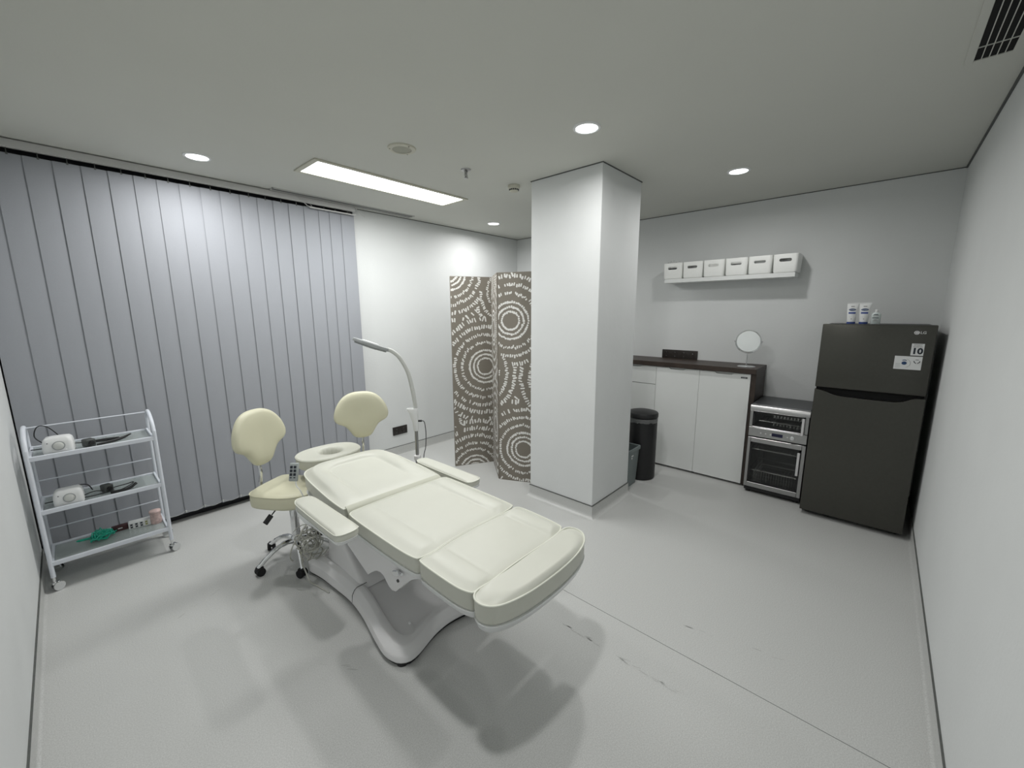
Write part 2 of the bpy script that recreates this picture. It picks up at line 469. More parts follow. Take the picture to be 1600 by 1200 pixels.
# round speaker
sx, sy = 1.559, 2.322
sp = thing('ceiling_speaker', 'round cream speaker grille in the ceiling beside the panel light', 'speaker', (sx, sy, 2.6))
obj('rim', MB().lathe([(0.058, 2.590), (0.066, 2.588), (0.083, 2.592), (0.086, 2.5999), (0.05, 2.5999)], (sx, sy, 0), 40, cap0=False, cap1=False), M['cream_paint'], sp)
obj('mesh_cover', MB().lathe([(0.059, 2.5915), (0.03, 2.590), (0.002, 2.5895)], (sx, sy, 0), 40, cap0=False), M['speaker_mesh'], sp)
for a in (30, 150, 270): obj('screw', MB().cyl((sx + .073 * cos(radians(a)), sy + .073 * sin(radians(a)), 2.5915), (sx + .073 * cos(radians(a)), sy + .073 * sin(radians(a)), 2.588), 0.004, n=8), M['vent_grey'], sp)
# sprinkler
sx, sy = 2.081, 2.319
sk = thing('fire_sprinkler', 'small metal fire sprinkler head hanging from the ceiling', 'sprinkler', (sx, sy, 2.6))
obj('escutcheon', MB().lathe([(0.036, 2.5999), (0.034, 2.594), (0.014, 2.590), (0.012, 2.599)], (sx, sy, 0), 28, cap0=False, cap1=False), M['steel'], sk)
mb = MB().lathe([(0.011, 2.596), (0.011, 2.575), (0.006, 2.572), (0.003, 2.571)], (sx, sy, 0), 16)
mb.tube([(sx - .009, sy, 2.577), (sx - .014, sy, 2.560), (sx - .006, sy, 2.545)], 0.0025, 6); mb.tube([(sx + .009, sy, 2.577), (sx + .014, sy, 2.560), (sx + .006, sy, 2.545)], 0.0025, 6)
mb.lathe([(0.003, 2.548), (0.015, 2.545), (0.015, 2.542), (0.003, 2.540)], (sx, sy, 0), 16)
obj('body', mb, M['steel'], sk)
obj('bulb', MB().cyl((sx, sy, 2.571), (sx, sy, 2.549), 0.003, n=8), M['ink'], sk)
# smoke detector
sx, sy = 2.588, 2.315
sd = thing('smoke_detector', 'cream round smoke detector on the ceiling near the pillar', 'smoke detector', (sx, sy, 2.6))
obj('body', MB().lathe([(0.048, 2.5999), (0.050, 2.590), (0.047, 2.578), (0.042, 2.574), (0.036, 2.558), (0.028, 2.552), (0.002, 2.550)], (sx, sy, 0), 36), M['cream_paint'], sd)
mb = MB()
for a in range(150, 330, 22): 
    ca, sa = cos(radians(a)), sin(radians(a))
    mb.box(-.002, .003, -.005, .005, 2.560, 2.571, T=Matrix.Translation((sx + .0375 * ca, sy + .0375 * sa, 0)) @ Matrix.Rotation(radians(a), 4, 'Z'))
obj('vent', mb, M['ink'], sd)
# linear slot diffuser next to the back wall
ld = thing('slot_diffuser', 'long thin grey air slot in the ceiling along the back wall', 'air vent', (1.965, 3.815, 2.6))
x0, x1, y0, y1 = 1.29, 2.645, 3.765, 3.862
mb = MB(); mb.box(x0, x1, y0, y0 + .006, 2.592, 2.6); mb.box(x0, x1, y1 - .006, y1, 2.592, 2.6); mb.box(x0, x0 + .006, y0, y1, 2.592, 2.6); mb.box(x1 - .006, x1, y0, y1, 2.592, 2.6)
mb.box(x0, x1, (y0 + y1) / 2 + .008, (y0 + y1) / 2 + .020, 2.593, 2.6)
obj('frame', mb, M['rail'], ld)
obj('slot', MB().box(x0 + .006, x1 - .006, y0 + .006, y1 - .006, 2.5965, 2.5995), M['vent_grey'], ld)
# return air grille above the fridge wall
gr = thing('return_air_grille', 'white ceiling air grille with long black slots near the right wall', 'air vent', (2.1, -0.21, 2.6))
gx0, gx1, gy0, gy1 = 1.30, 2.655, -0.292, -0.128
ox0, ox1, oy0, oy1 = 1.34, 2.632, -0.257, -0.154
mb = MB()
mb.box(gx0, gx1, oy1, gy1, 2.594, 2.6, .0015, 1); mb.box(gx0, gx1, gy0, oy0, 2.594, 2.6, .0015, 1)
mb.box(gx0, ox0, oy0, oy1, 2.594, 2.6); mb.box(ox1, gx1, oy0, oy1, 2.594, 2.6)
obj('frame', mb, M['ceiling'], gr)
obj('backing', MB().box(ox0, ox1, oy0, oy1, 2.5975, 2.5995), M['slot'], gr)
mb = MB(); n = 5
for k in range(1, n):
    y = oy0 + (oy1 - oy0) * k / n; mb.box(ox0, ox1, y - .0013, y + .0013, 2.5935, 2.5975)
for x in (ox1 - 0.115, ox1 - 0.60, ox1 - 1.08): mb.box(x - .0015, x + .0015, oy0, oy1, 2.594, 2.5973)
obj('slat', mb, M['ceiling'], gr)

# ------------------------------------------------------------------ treatment bed
BXc = 1.132
bed = thing('treatment_bed', 'cream leatherette treatment bed with a white plastic base in the middle of the room', 'treatment bed', (BXc, 1.95, 0))

def cushion(outline, z0, z1, topf, n=128, er=0.012, mid=None, R=44):
    """upholstered pad: vertical wall z0..z1 along the outline, domed top z1+topf(x,y,t)"""
    o = resample(outline, n)
    cx = sum(p[0] for p in o) / n; cy = sum(p[1] for p in o) / n
    if mid: cx, cy = mid
    mb = MB(); rings = []
    i1 = inset(o, er * 0.5)
    rings.append([(x, y, z0) for x, y in inset(o, er)])
    rings.append([(x, y, z0 + er * 0.5) for x, y in inset(o, er * 0.2)])
    rings.append([(x, y, z0 + er * 1.2) for x, y in o])
    bul = [(x + (x - cx) * 0.004, y + (y - cy) * 0.004) for x, y in o]
    rings.append([(x, y, (z0 + z1) / 2) for x, y in bul])
    rings.append([(x, y, z1) for x, y in o])
    for k in range(1, R + 1):
        t = k / R
        s = 1 - t ** 1.0 * 0.995
        ring = []
        for x, y in o:
            px = cx + (x - cx) * s; py = cy + (y - cy) * s
            ring.append((px, py, z1 + topf(px, py, t)))
        rings.append(ring)
    mb.rings(rings, True, True)
    return mb, o

def dome(t, h):           # quick rise then flat
    return h * (1 - (1 - min(t / 0.28, 1.0)) ** 2.2)

def piping(o, z, r=0.0038, dz=None):
    mb = MB(); mb.tube([(x, y, z + (dz(x, y) if dz else 0)) for x, y in inset(o, -0.0012)], r, 6, closed=True); return mb

def roll(d, w, h, v=0.0035):  # stuffed edge roll of width w ending in a stitched valley
    r = h * max(0.0, sin(pi * min(max(d, 0), w) / w)) ** 0.75
    return r - v * math.exp(-((d - w) / 0.009) ** 2)
def bolster(x, xl, xr, w, h):
    return roll(x - xl, w, h * 0.5, 0.0015) if x - xl < xr - x else roll(xr - x, w, h * 1.15)

# seat section
def seat_top(x, y, t):
    b = bolster(x, 0.84, 1.43, 0.115, 0.012)
    return dome(t, 0.010) + b * min(1, t * 8)
so = [(0.838, 1.300), (0.846, 1.283), (0.90, 1.275), (1.00, 1.288), (1.132, 1.296), (1.27, 1.292), (1.37, 1.288), (1.425, 1.297), (1.436, 1.315),
      (1.440, 1.40), (1.441, 1.60), (1.438, 1.78), (1.434, 1.835), (1.422, 1.852), (1.35, 1.858), (1.13, 1.862), (0.90, 1.858), (0.85, 1.852), (0.834, 1.835), (0.828, 1.75), (0.827, 1.55), (0.830, 1.38)]
so = [(p.x, p.y) for p in crom([(a, b, 0) for a, b in so], 5, True)]
mb, o = cushion(so, 0.547, 0.622, seat_top)
seat = obj('seat_cushion', mb, M['leather'], bed, sharp=60)
obj('piping', piping(o, 0.622), M['piping'], seat, sharp=80)
# leg section
lo = [(0.846, 0.975), (0.86, 0.962), (0.93, 0.960), (1.05, 0.966), (1.13, 0.967), (1.25, 0.966), (1.36, 0.968), (1.415, 0.985), (1.428, 1.005),
      (1.437, 1.10), (1.440, 1.20), (1.436, 1.250), (1.424, 1.268), (1.37, 1.270), (1.25, 1.278), (1.13, 1.281), (1.00, 1.274), (0.90, 1.261), (0.85, 1.262), (0.836, 1.248), (0.832, 1.15), (0.834, 1.03)]
lo = [(p.x, p.y) for p in crom([(a, b, 0) for a, b in lo], 5, True)]
mb, o = cushion(lo, 0.545, 0.626, lambda x, y, t: dome(t, 0.010) + bolster(x, 0.845, 1.43, 0.11, 0.011) * min(1, t * 8))
leg = obj('leg_cushion', mb, M['leather'], bed, sharp=60)
obj('piping', piping(o, 0.626), M['piping'], leg, sharp=80)
# foot section : kidney shape
fo = [(0.838, 0.940), (0.829, 0.915), (0.833, 0.885), (0.855, 0.856), (0.90, 0.834), (0.98, 0.816), (1.08, 0.808), (1.20, 0.808), (1.31, 0.820), (1.39, 0.845), (1.436, 0.880),
      (1.450, 0.912), (1.448, 0.940), (1.432, 0.962), (1.39, 0.968), (1.32, 0.962), (1.22, 0.952), (1.10, 0.948), (0.98, 0.950), (0.90, 0.958), (0.862, 0.957)]
fo = [(p.x, p.y) for p in crom([(a, b, 0) for a, b in fo], 5, True)]
mb, o = cushion(fo, 0.548, 0.628, lambda x, y, t: dome(t, 0.020) + 0.006 * cos((x - 1.13) / 0.3 * pi), mid=(1.14, 0.885))
foot = obj('foot_cushion', mb, M['leather'], bed, sharp=60)
obj('piping', piping(o, 0.628), M['piping'], foot, sharp=80)
# back section, rises towards the head
def back_lift(y): return 0.012 + 0.030 * max(0, min(1, (y - 1.9) / 0.55))
def back_top(x, y, t):
    w = 0.125 - 0.02 * max(0, (2.1 - y) / .2)
    d = min(x - 0.845, 1.42 - x); e = 2.545 - y
    # rounded U of edge roll around a sunken middle
    k = 0.10
    dd = min(d, e) if abs(d - e) > k else (0.5 * (d + e) - 0.25 * k - (d - e) ** 2 / (4 * k))
    fade = min(1, max(0, (y - 1.93) / 0.25))
    return back_lift(y) + dome(t, 0.012) + roll(dd, w, 0.021, 0.003) * min(1, t * 8) * fade
bo = [(0.836, 1.925), (0.846, 1.908), (0.90, 1.904), (1.13, 1.902), (1.36, 1.904), (1.418, 1.908), (1.428, 1.925), (1.431, 2.05), (1.425, 2.20), (1.418, 2.34), (1.40, 2.44), (1.365, 2.50), (1.30, 2.535),
      (1.20, 2.548), (1.132, 2.550), (1.05, 2.548), (0.96, 2.535), (0.89, 2.50), (0.856, 2.44), (0.843, 2.34), (0.836, 2.20), (0.832, 2.05)]
bo = [(p.x, p.y) for p in crom([(a, b, 0) for a, b in bo], 5, True)]
o = resample(bo, 120); o = resample(bo, 150); n = len(o); cx, cy = BXc, 2.22
mb = MB(); rings = []
for d, zz in ((0.012, 0.0), (0.002, 0.006), (0.0, 0.014), (0.0, 0.045), (0.0, 0.080)):
    rings.append([(x, y, 0.530 + zz + back_lift(y)) for x, y in inset(o, d)])
for k in range(1, 47):
    t = k / 46; s = 1 - t * 0.995
    rings.append([(cx + (x - cx) * s, cy + (y - cy) * s, 0.610 + back_top(cx + (x - cx) * s, cy + (y - cy) * s, t)) for x, y in o])
mb.rings(rings)
back = obj('back_cushion', mb, M['leather'], bed, sharp=60)
obj('piping', piping(o, 0.610, dz=lambda x, y: back_lift(y)), M['piping'], back, sharp=80)
# leatherette flap over the hinge between seat and back
mb = MB(); top = []; bot = []
rows = []
for k in range(25):
    t = k / 24; x = 0.842 + 0.585 * t
    wv = 0.0025 * sin(t * 17) + 0.0015 * sin(t * 41)
    rows.append([(x, 1.866, 0.560), (x, 1.868 + wv * .4, 0.612 + wv), (x, 1.886 + wv, 0.634 + wv * .5 - 0.012 * t), (x, 1.903, 0.640 - 0.010 * t), (x, 1.905, 0.634 - 0.010 * t), (x, 1.888 + wv, 0.627 + wv * .5 - 0.012 * t), (x, 1.872, 0.600), (x, 1.872, 0.560)])
mb.rings(rows)
obj('hinge_flap', mb, M['leather_side'], bed, sharp=60)
# headrest with the face opening
hx, hy, hz = 1.125, 2.725, 0.668
oo = []
for k in range(72):
    a = 2 * pi * k / 72; ca, sa = cos(a), sin(a)
    e = 2.3
    oo.append((hx + 0.205 * math.copysign(abs(ca) ** (2 / e), ca), hy + 0.155 * math.copysign(abs(sa) ** (2 / e), sa)))
ho = [(hx + 0.066 * cos(2 * pi * k / 72), hy - 0.035 + 0.080 * sin(2 * pi * k / 72)) for k in range(72)]
mb = MB(); rings = []
rings.append([(x, y, hz - .075) for x, y in [(hx + (a - hx) * .95, hy + (b - hy) * .95) for a, b in oo]])
rings.append([(x, y, hz - .065) for x, y in oo]); rings.append([(x, y, hz - .01) for x, y in oo])
for k in range(0, 17):
    t = k / 16; s_ = t
    z = hz - .004 + 0.014 * sin(pi * min(1, t * 0.55 + .04)) - 0.016 * max(0, (t - .86) / .14) ** 2
    rings.append([(ox_ * (1 - s_) + ix * s_, oy_ * (1 - s_) + iy * s_, z) for (ox_, oy_), (ix, iy) in zip(oo, ho)])
for dz_, sc in ((-.022, .94), (-.045, .90), (-.072, .88), (-.074, .80)):
    rings.append([(hx + (x - hx) * (sc + .035 * sin(q * 2 * pi * 14 / 72)), hy - .035 + (y - hy + .035) * (sc + .035 * sin(q * 2 * pi * 14 / 72)), hz + dz_) for q, (x, y) in enumerate(ho)])
mb.rings(rings, False, False)
hr = obj('headrest', mb, M['leather'], bed, sharp=60)
obj('piping', piping(oo, hz - .008, 0.003), M['piping'], hr, sharp=80)
mb = MB(); mb.cyl((hx - .08, 2.50, .585), (hx - .08, 2.66, .585), .008, n=10); mb.cyl((hx + .08, 2.50, .585), (hx + .08, 2.66, .585), .008, n=10)
mb.box(hx - .12, hx + .12, 2.60, 2.80, .578, .594)
obj('headrest_bracket', mb, M['chrome'], bed)
# white plastic trays under the cushions
def tray(name, outline, z0, z1, d0=0.022, d1=0.0):
    o = resample(outline, 80); mb = MB()
    mb.rings([[(x, y, z0) for x, y in inset(o, d0)], [(x, y, z0 + (z1 - z0) * .35) for x, y in inset(o, d0 * .35 + d1)], [(x, y, z1) for x, y in inset(o, d1)]])
    return obj(name, mb, M['plastic_bright'], bed, sharp=50)
tray('seat_tray', so, 0.515, 0.549, 0.015, -0.001)
tray('leg_tray', lo, 0.508, 0.547, 0.02, -0.002)
tray('foot_tray', fo, 0.505, 0.550, 0.03, -0.003)
tray('back_tray', bo, 0.505, 0.543, 0.02, 0.001)
# side apron hanging under the seat on both sides
def apron(xa, xb):
    prof = [(1.300, .520), (1.345, .497), (1.40, .452), (1.45, .402), (1.480, .374), (1.51, .365), (1.535, .372), (1.56, .392), (1.58, .407), (1.605, .411), (1.64, .403), (1.675, .384), (1.705, .360), (1.73, .340), (1.925, .418), (1.945, .52)]
    T = Matrix(((0, 0, 1, 0), (1, 0, 0, 0), (0, 1, 0, 0), (0, 0, 0, 1)))
    return MB().prism([(y, z) for y, z in prof][::-1], xa, xb, .003, T=T)
for a, b in ((0.850, 0.875), (2 * BXc - 0.875, 2 * BXc - 0.850)):
    obj('side_apron', apron(a, b), M['plastic'], bed)
# steel understructure between aprons
mb = MB(); mb.box(.90, 1.36, 1.36, 1.86, .468, .510, .004, 1); mb.box(.95, .99, 1.0, 1.4, .480, .508); mb.box(1.27, 1.31, 1.0, 1.4, .480, .508)
mb.box(.95, .99, 1.86, 2.44, .470, .504); mb.box(1.27, 1.31, 1.86, 2.44, .470, .504); mb.box(.92, 1.34, 2.38, 2.43, .470, .504)
obj('steel_frame', mb, M['steel'], bed)
mb = MB(); T = Matrix.Translation((.846, 1.445, .485)) @ Matrix.Rotation(radians(-25), 4, 'X')
mb.box(-.014, .0, -.022, .022, -.012, .012, .003, 1, T=T); mb.cyl((-.004, -.02, 0), (-.010, -.05, -.006), .006, n=10, T=T)
obj('chrome_latch', mb, M['chrome'], bed)
obj('bolt_cover', MB().cyl((.852, 1.452, .438), (.845, 1.452, .438), .007, n=14), M['caulk'], bed)
# moulded base
half = [(0.0, 1.482), (0.08, 1.473), (0.15, 1.452), (0.215, 1.432), (0.262, 1.432), (0.300, 1.462), (0.318, 1.515), (0.318, 1.57), (0.300, 1.68), (0.272, 1.82), (0.256, 1.95),
        (0.254, 2.06), (0.262, 2.18), (0.272, 2.32), (0.284, 2.40), (0.294, 2.45), (0.288, 2.49), (0.255, 2.515), (0.15, 2.520), (0.0, 2.520)]
bf = [(BXc - x, y) for x, y in half][::-1] + [(BXc + x, y) for x, y in half[1:-1]]
bf = [(p.x, p.y) for p in crom([(a, b, 0) for a, b in bf], 4, True)]
if sum(a[0] * b[1] - b[0] * a[1] for a, b in zip(bf, bf[1:] + bf[:1])) < 0: bf = bf[::-1]
ob = resample(bf, 140)
mb = MB()
lift = lambda y: 0.020 * max(0, min(1, (y - 1.5) / 0.5))
prof = [(0.0, 0.022), (-0.004, 0.030), (-0.002, 0.050), (0.002, 0.058), (0.026, 0.082), (0.030, 0.085), (0.036, 0.087), (0.070, 0.0905), (0.084, 0.088), (0.092, 0.080), (0.098, 0.072), (0.125, 0.068)]
rings = []
for d, z in prof:
    k = max(0, d - 0.03)
    pts = inset(ob, min(d, 0.03))
    sc = 1 - k * 3.1; scy = 1 - k * 1.55
    rings.append([(BXc + (x - BXc) * sc, 2.0 + (y - 2.0) * scy, z + (lift(y) if d > 0.0 else 0)) for x, y in pts])
mb.rings(rings)
base = obj('base', mb, M['plastic'], bed, sharp=22)
mb = MB(); mb.rings([[(x, y, 0.003) for x, y in inset(ob, .010)], [(x, y, 0.026) for x, y in inset(ob, .008)]])
for x, y in ((BXc - .27, 1.475), (BXc + .27, 1.475), (BXc - .22, 2.45), (BXc + .22, 2.45)): mb.lathe([(.028, 0.0), (.03, .004), (.03, .02)], (x, y, 0), 18)
obj('base_underside', mb, M['black'], bed)
# joint between the front and rear base covers, and a cover cap
for s_ in (-1, 1): obj('base_joint', MB().tube([(BXc + s_ * .2575, 1.985, .030), (BXc + s_ * .254, 1.985, .075), (BXc + s_ * .240, 1.984, .100), (BXc + s_ * .225, 1.983, .1105), (BXc + s_ * .17, 1.978, .1125)], 0.0018, 6), M['caulk'], bed)
obj('cap_screw', MB().lathe([(.007, .088), (.0065, .0975), (.004, .099)], (BXc - .17, 1.56, 0), 14), M['plastic_bright'], bed)
# column / lifting housing
mb = MB()
def colring(z, x0_, x1_, y0_, y1_, r=.03): return [(x, y, z) for x, y in rrect(x0_, x1_, y0_, y1_, r, 5)]
mb.rings([colring(.09, .925, 2 * BXc - .925, 1.960, 2.42), colring(.12, .932, 2 * BXc - .932, 1.995, 2.41), colring(.20, .932, 2 * BXc - .932, 2.085, 2.395),
          colring(.30, .930, 2 * BXc - .930, 2.190, 2.39), colring(.42, .928, 2 * BXc - .928, 2.26, 2.42), colring(.505, .925, 2 * BXc - .925, 2.29, 2.44)])
obj('column', mb, M['plastic'], bed, sharp=40)
mb = MB()
T = Matrix(((0, 0, 1, 0), (1, 0, 0, 0), (0, 1, 0, 0), (0, 0, 0, 1)))
mb.prism([(1.90, .40), (2.04, .13), (2.12, .13), (2.24, .40), (2.28, .49), (1.86, .49)][::1], BXc - .150, BXc + .150, .004, T=T)
obj('lift_cover', mb, M['vent_grey'], bed)
# armrests
def armrest(xa, xb, ya, yb, z, flip):
    w_ = xb - xa
    out = [(xa + .006, ya + .012), (xa + .03, ya), (xb - .03, ya), (xb - .006, ya + .012), (xb, ya + .04), (xb - .004, (ya + yb) / 2), (xb - .01, yb - .05), (xb - .03, yb - .005), (xa + .03, yb), (xa + .008, yb - .03), (xa, yb - .08), (xa - .002, (ya + yb) / 2), (xa, ya + .04)]
    out = [(p.x, p.y) for p in crom([(a, b, 0) for a, b in out], 5, True)]
    mb, o = cushion(out, z - .034, z, lambda x, y, t: dome(t, .010), n=64, er=.006, R=10)
    a = obj('armrest', mb, M['leather'], bed, sharp=60)
    obj('piping', piping(o, z, .0022), M['piping'], a, sharp=80)
    mb = MB(); ox = resample(out, 60)
    def low(y): 
        t = (y - ya) / (yb - ya); return 0.020 + 0.030 * math.exp(-((t - 0.78) / 0.20) ** 2) 
    mb.rings([[(x, y, z - .034 - low(y)) for x, y in inset(ox, .014)], [(x, y, z - .034 - low(y) * .6) for x, y in inset(ox, .003)], [(x, y, z - .032) for x, y in inset(ox, -.001)]])
    obj('armrest_shell', mb, M['plastic_bright'], a)
    return a
armrest(0.672, 0.778, 1.625, 2.135, 0.655, 0)
armrest(1.486, 1.586, 1.690, 2.245, 0.612, 1)
for xa, xb in ((0.735, 0.86), (1.40, 1.53)):
    obj('arm_bracket', MB().box(xa, xb, 2.02, 2.06, .535, .553, .004, 1), M['steel'], bed)

# ------------------------------------------------------------------ cable bundle behind the column
random.seed(12)
mb = MB()
cxx, cyy = 0.845, 2.435
for k in range(19):
    c = Vector((cxx + random.gauss(0, .030), cyy + random.gauss(0, .03), 0.245 + random.gauss(0, .045)))
    ra = random.uniform(.025, .085); rb = random.uniform(.04, .12); tilt = random.gauss(0, .7); yaw = random.uniform(-.6, 1.0)
    pts = []
    a0 = random.uniform(0, 6.28); span = random.uniform(3.5, 6.0)
    for i in range(20):
        a = a0 + span * i / 19
        p = Vector((ra * cos(a), 0.01 * sin(3 * a), rb * sin(a)))
        p = Matrix.Rotation(yaw, 3, 'Z') @ (Matrix.Rotation(tilt, 3, 'Y') @ p)
        pts.append(c + p)
    mb.tube(pts, random.choice([.0028, .0035, .0042]), 6)
mb.tube(crom([(.80, 2.44, .20), (.79, 2.43, .12), (.80, 2.42, .06), (.80, 2.36, .02), (.82, 2.30, .006), (.84, 2.20, .004)], 6), .004, 7)
mb.tube(crom([(.79, 2.45, .16), (.85, 2.41, .125), (.90, 2.40, .13), (.94, 2.40, .16)], 6), .003, 6)
cb = obj('cable_bundle', mb, M['cable']); recentre(cb)
tag(cb, 'tangled bundle of grey cables hanging behind the bed column', 'cables')

# ------------------------------------------------------------------ hand control
rc = thing('hand_control', 'grey wired hand control with dark buttons hanging beside the bed head', 'remote control', (0.845, 2.555, 0.62))
T = Matrix.Translation((0.836, 2.552, 0.648)) @ Matrix.Rotation(radians(-48), 4, 'Z') @ Matrix.Rotation(radians(-18), 4, 'X')
obj('body', MB().box(-.026, .026, -.010, .010, -.055, .055, .007, 3, T=T), M['remote'], rc)
for r_ in range(3):
    for c_ in range(2): obj('button', MB().box(-.020 + c_ * .022, -.004 + c_ * .022, -.0125, -.009, .022 - r_ * .022, .038 - r_ * .022, .002, 1, T=T), M['ink'], rc)
for c_ in range(2): obj('button', MB().box(-.018 + c_ * .022, -.006 + c_ * .022, -.012, -.009, -.036, -.030, .001, 1, T=T), M['ink'], rc)
mb = MB(); mb.tube(crom([(.842, 2.556, .595), (.835, 2.53, .565), (.842, 2.50, .545), (.85, 2.48, .50), (.86, 2.46, .40), (.86, 2.44, .32)], 6), .0035, 8)
obj('cord', mb, M['plastic_bright'], rc)

# ------------------------------------------------------------------ stools
def make_stool():
    t = thing('stool', 'ivory saddle stool with a padded shell backrest standing left of the bed head', 'stool', (0.86, 2.70, 0), group='ivory stools behind the bed')
    # local frame: sitter looks towards +x_local, backrest on -x_local
    for k in range(5):
        a = radians(STAR0 + 72 * k); ca, sa = cos(a), sin(a)
        leg = MB()
        prof = [(0.02, .135), (0.07, .140), (0.13, .125), (0.19, .090), (0.225, .062), (0.243, .052)]
        pts = crom([(r * ca, r * sa, z) for r, z in prof], 4)
        rr = [(.017 if i < 6 else .014) for i in range(len(pts))]
        leg.tube(pts, rr, 10)
        lo_ = obj('leg', leg, M['chrome'], t, world=False)
        cs = MB(); T = Matrix.Translation((0.243 * ca, 0.243 * sa, 0)) @ Matrix.Rotation(a + 0.6 * k, 4, 'Z')
        for s_ in (-1, 1):
            cs.lathe([(.010, -.010), (.025, -.009), (.026, 0), (.025, .009), (.010, .010)], n=20, T=T @ Matrix.Translation((-.012, s_ * .014, .026)) @ Matrix.Rotation(pi / 2, 4, 'X'))
        cs.box(-.032, .012, -.018, .018, .026, .058, .010, 2, T=T)
        obj('caster', cs, M['rubber'], lo_, world=False)
    cl = MB().lathe([(.034, .115), (.036, .125), (.036, .155), (.030, .165), (.028, .17)], n=24)
    cl.lathe([(.026, .165), (.026, .345), (.024, .35)], n=24)
    obj('column', cl, M['chrome'], t, world=False)
    pc = MB().lathe([(.014, .345), (.014, .405)], n=16).box(-.09, .09, -.06, .06, .400, .414, .004, 1)
    pc.box(-.20, .02, -.022, .022, .404, .412)
    obj('seat_plate', pc, M['black'], t, world=False)
    lv = MB(); lv.tube(crom([(.0, -.05, .405), (-.03, -.10, .395), (-.05, -.125, .365)], 5), .004, 8)
    l1 = obj('height_lever', lv, M['black'], t, world=False)
    lp = MB(); T = Matrix.Translation((-.066, -.140, .340)) @ Matrix.Rotation(radians(28), 4, 'Y') @ Matrix.Rotation(radians(-30), 4, 'X')
    lp.box(-.016, .016, -.006, .006, -.030, .030, .004, 2, T=T); obj('lever_grip', lp, M['black'], l1, world=False)
    # seat : triangular saddle, wide at the rear (-x), narrower at the front
    out = [(-.198, .05), (-.200, -.05), (-.194, -.115), (-.172, -.150), (-.130, -.168), (-.06, -.172), (.06, -.160), (.15, -.120), (.195, -.05), (.200, .03), (.17, .10), (.06, .155), (-.06, .172), (-.130, .168), (-.172, .150), (-.194, .115)]
    out = [(p.x, p.y) for p in crom([(a, b, 0) for a, b in out], 5, True)]
    mb, o = cushion(out, .414, .500, lambda x, y, s_: dome(s_, .016) + .012 * math.exp(-((x + .17) / .05) ** 2) * min(1, s_ * 5), n=80, er=.014)
    st = obj('seat', mb, M['stool_leather'], t, world=False, sharp=60)
    obj('piping', piping(o, .500, .0022), M['stool_leather'], st, world=False, sharp=80)
    # back post
    bp = MB(); bp.tube(crom([(-.10, 0, .405), (-.19, 0, .402), (-.228, 0, .43), (-.232, 0, .50), (-.222, 0, .58), (-.232, 0, .66), (-.236, 0, .72)], 6), .011, 10)
    obj('back_post', bp, M['chrome'], t, world=False)
    # shell backrest : fan outline in (y,z), curved around the sitter
    fan = [(0, .345), (.07, .338), (.130, .308), (.178, .248), (.200, .185), (.199, .145), (.178, .116), (.128, .088), (.096, .048), (.072, .010), (.045, -.010), (0, -.016),
           (-.045, -.010), (-.072, .010), (-.096, .048), (-.128, .088), (-.178, .116), (-.199, .145), (-.200, .185), (-.178, .248), (-.130, .308), (-.07, .338)]
    fan = [(p.x, p.y) for p in crom([(a, b, 0) for a, b in fan], 4, True)]
    o = resample(fan, 88); cy_, cz_ = 0, .17
    mb = MB(); rings = []
    def pos(y, z, d): # d = thickness direction (towards sitter +x)
        bend = 0.55 * y * y
        lean = -0.10 * (z - .17)
        return (-.225 + bend + lean + d, y, .655 + z)
    for sc, d in [(0.02, -.016), (.4, -.016), (.8, -.014), (.94, -.008), (.99, .002), (1.0, .012), (.985, .024), (.94, .034), (.86, .040), (.7, .044), (.5, .045), (.25, .044), (.02, .043)]:
        rings.append([pos(cy_ + (y - cy_) * sc, cz_ + (z - cz_) * sc, d) for y, z in o])
    mb.rings(rings)
    obj('backrest', mb, M['stool_leather'], t, world=False, sharp=60)
    return t
STAR0 = 244
stool = make_stool()
stool.rotation_euler = (0, 0, radians(-60))
stool2 = dup(stool, (1.42, 2.735, 0), radians(-108), 'ivory saddle stool behind the bed headrest, mostly hidden, next to the magnifying lamp')

# ------------------------------------------------------------------ magnifying lamp on a stand
lx, ly = 1.762, 2.612
lamp = thing('magnifier_lamp', 'white gooseneck magnifying lamp on a steel pole rising behind the right armrest', 'lamp', (lx, ly, 0))
obj('pole', MB().cyl((lx, ly, .06), (lx, ly, .46), .017, n=16).cyl((lx, ly, .44), (lx, ly, .70), .013, n=16), M['steel'], lamp)
obj('collar', MB().lathe([(.020, .450), (.027, .455), (.027, .487), (.020, .492)], (lx, ly, 0), 20), M['plastic'], lamp)
bs = MB()
bs.lathe([(.032, .05), (.036, .06), (.030, .085), (.020, .09)], (lx, ly, 0), 20)
ft = MB()
for k in range(5):
    a = radians(54 + 72 * k); T = Matrix.Translation((lx, ly, 0)) @ Matrix.Rotation(a, 4, 'Z')
    bs.box(.02, .108, -.014, .014, .050, .068, .004, 1, T=T)
    ft = MB(); ft.lathe([(.008, -.012), (.021, -.010), (.021, .010), (.008, .012)], n=18, T=T @ Matrix.Translation((.095, 0, .0215)) @ Matrix.Rotation(pi / 2, 4, 'X'))
    ft.cyl((.095, 0, .03), (.095, 0, .052), .006, n=8, T=T); obj('caster', ft, M['rubber'], lamp)
obj('star_base', bs, M['plastic_bright'], lamp)
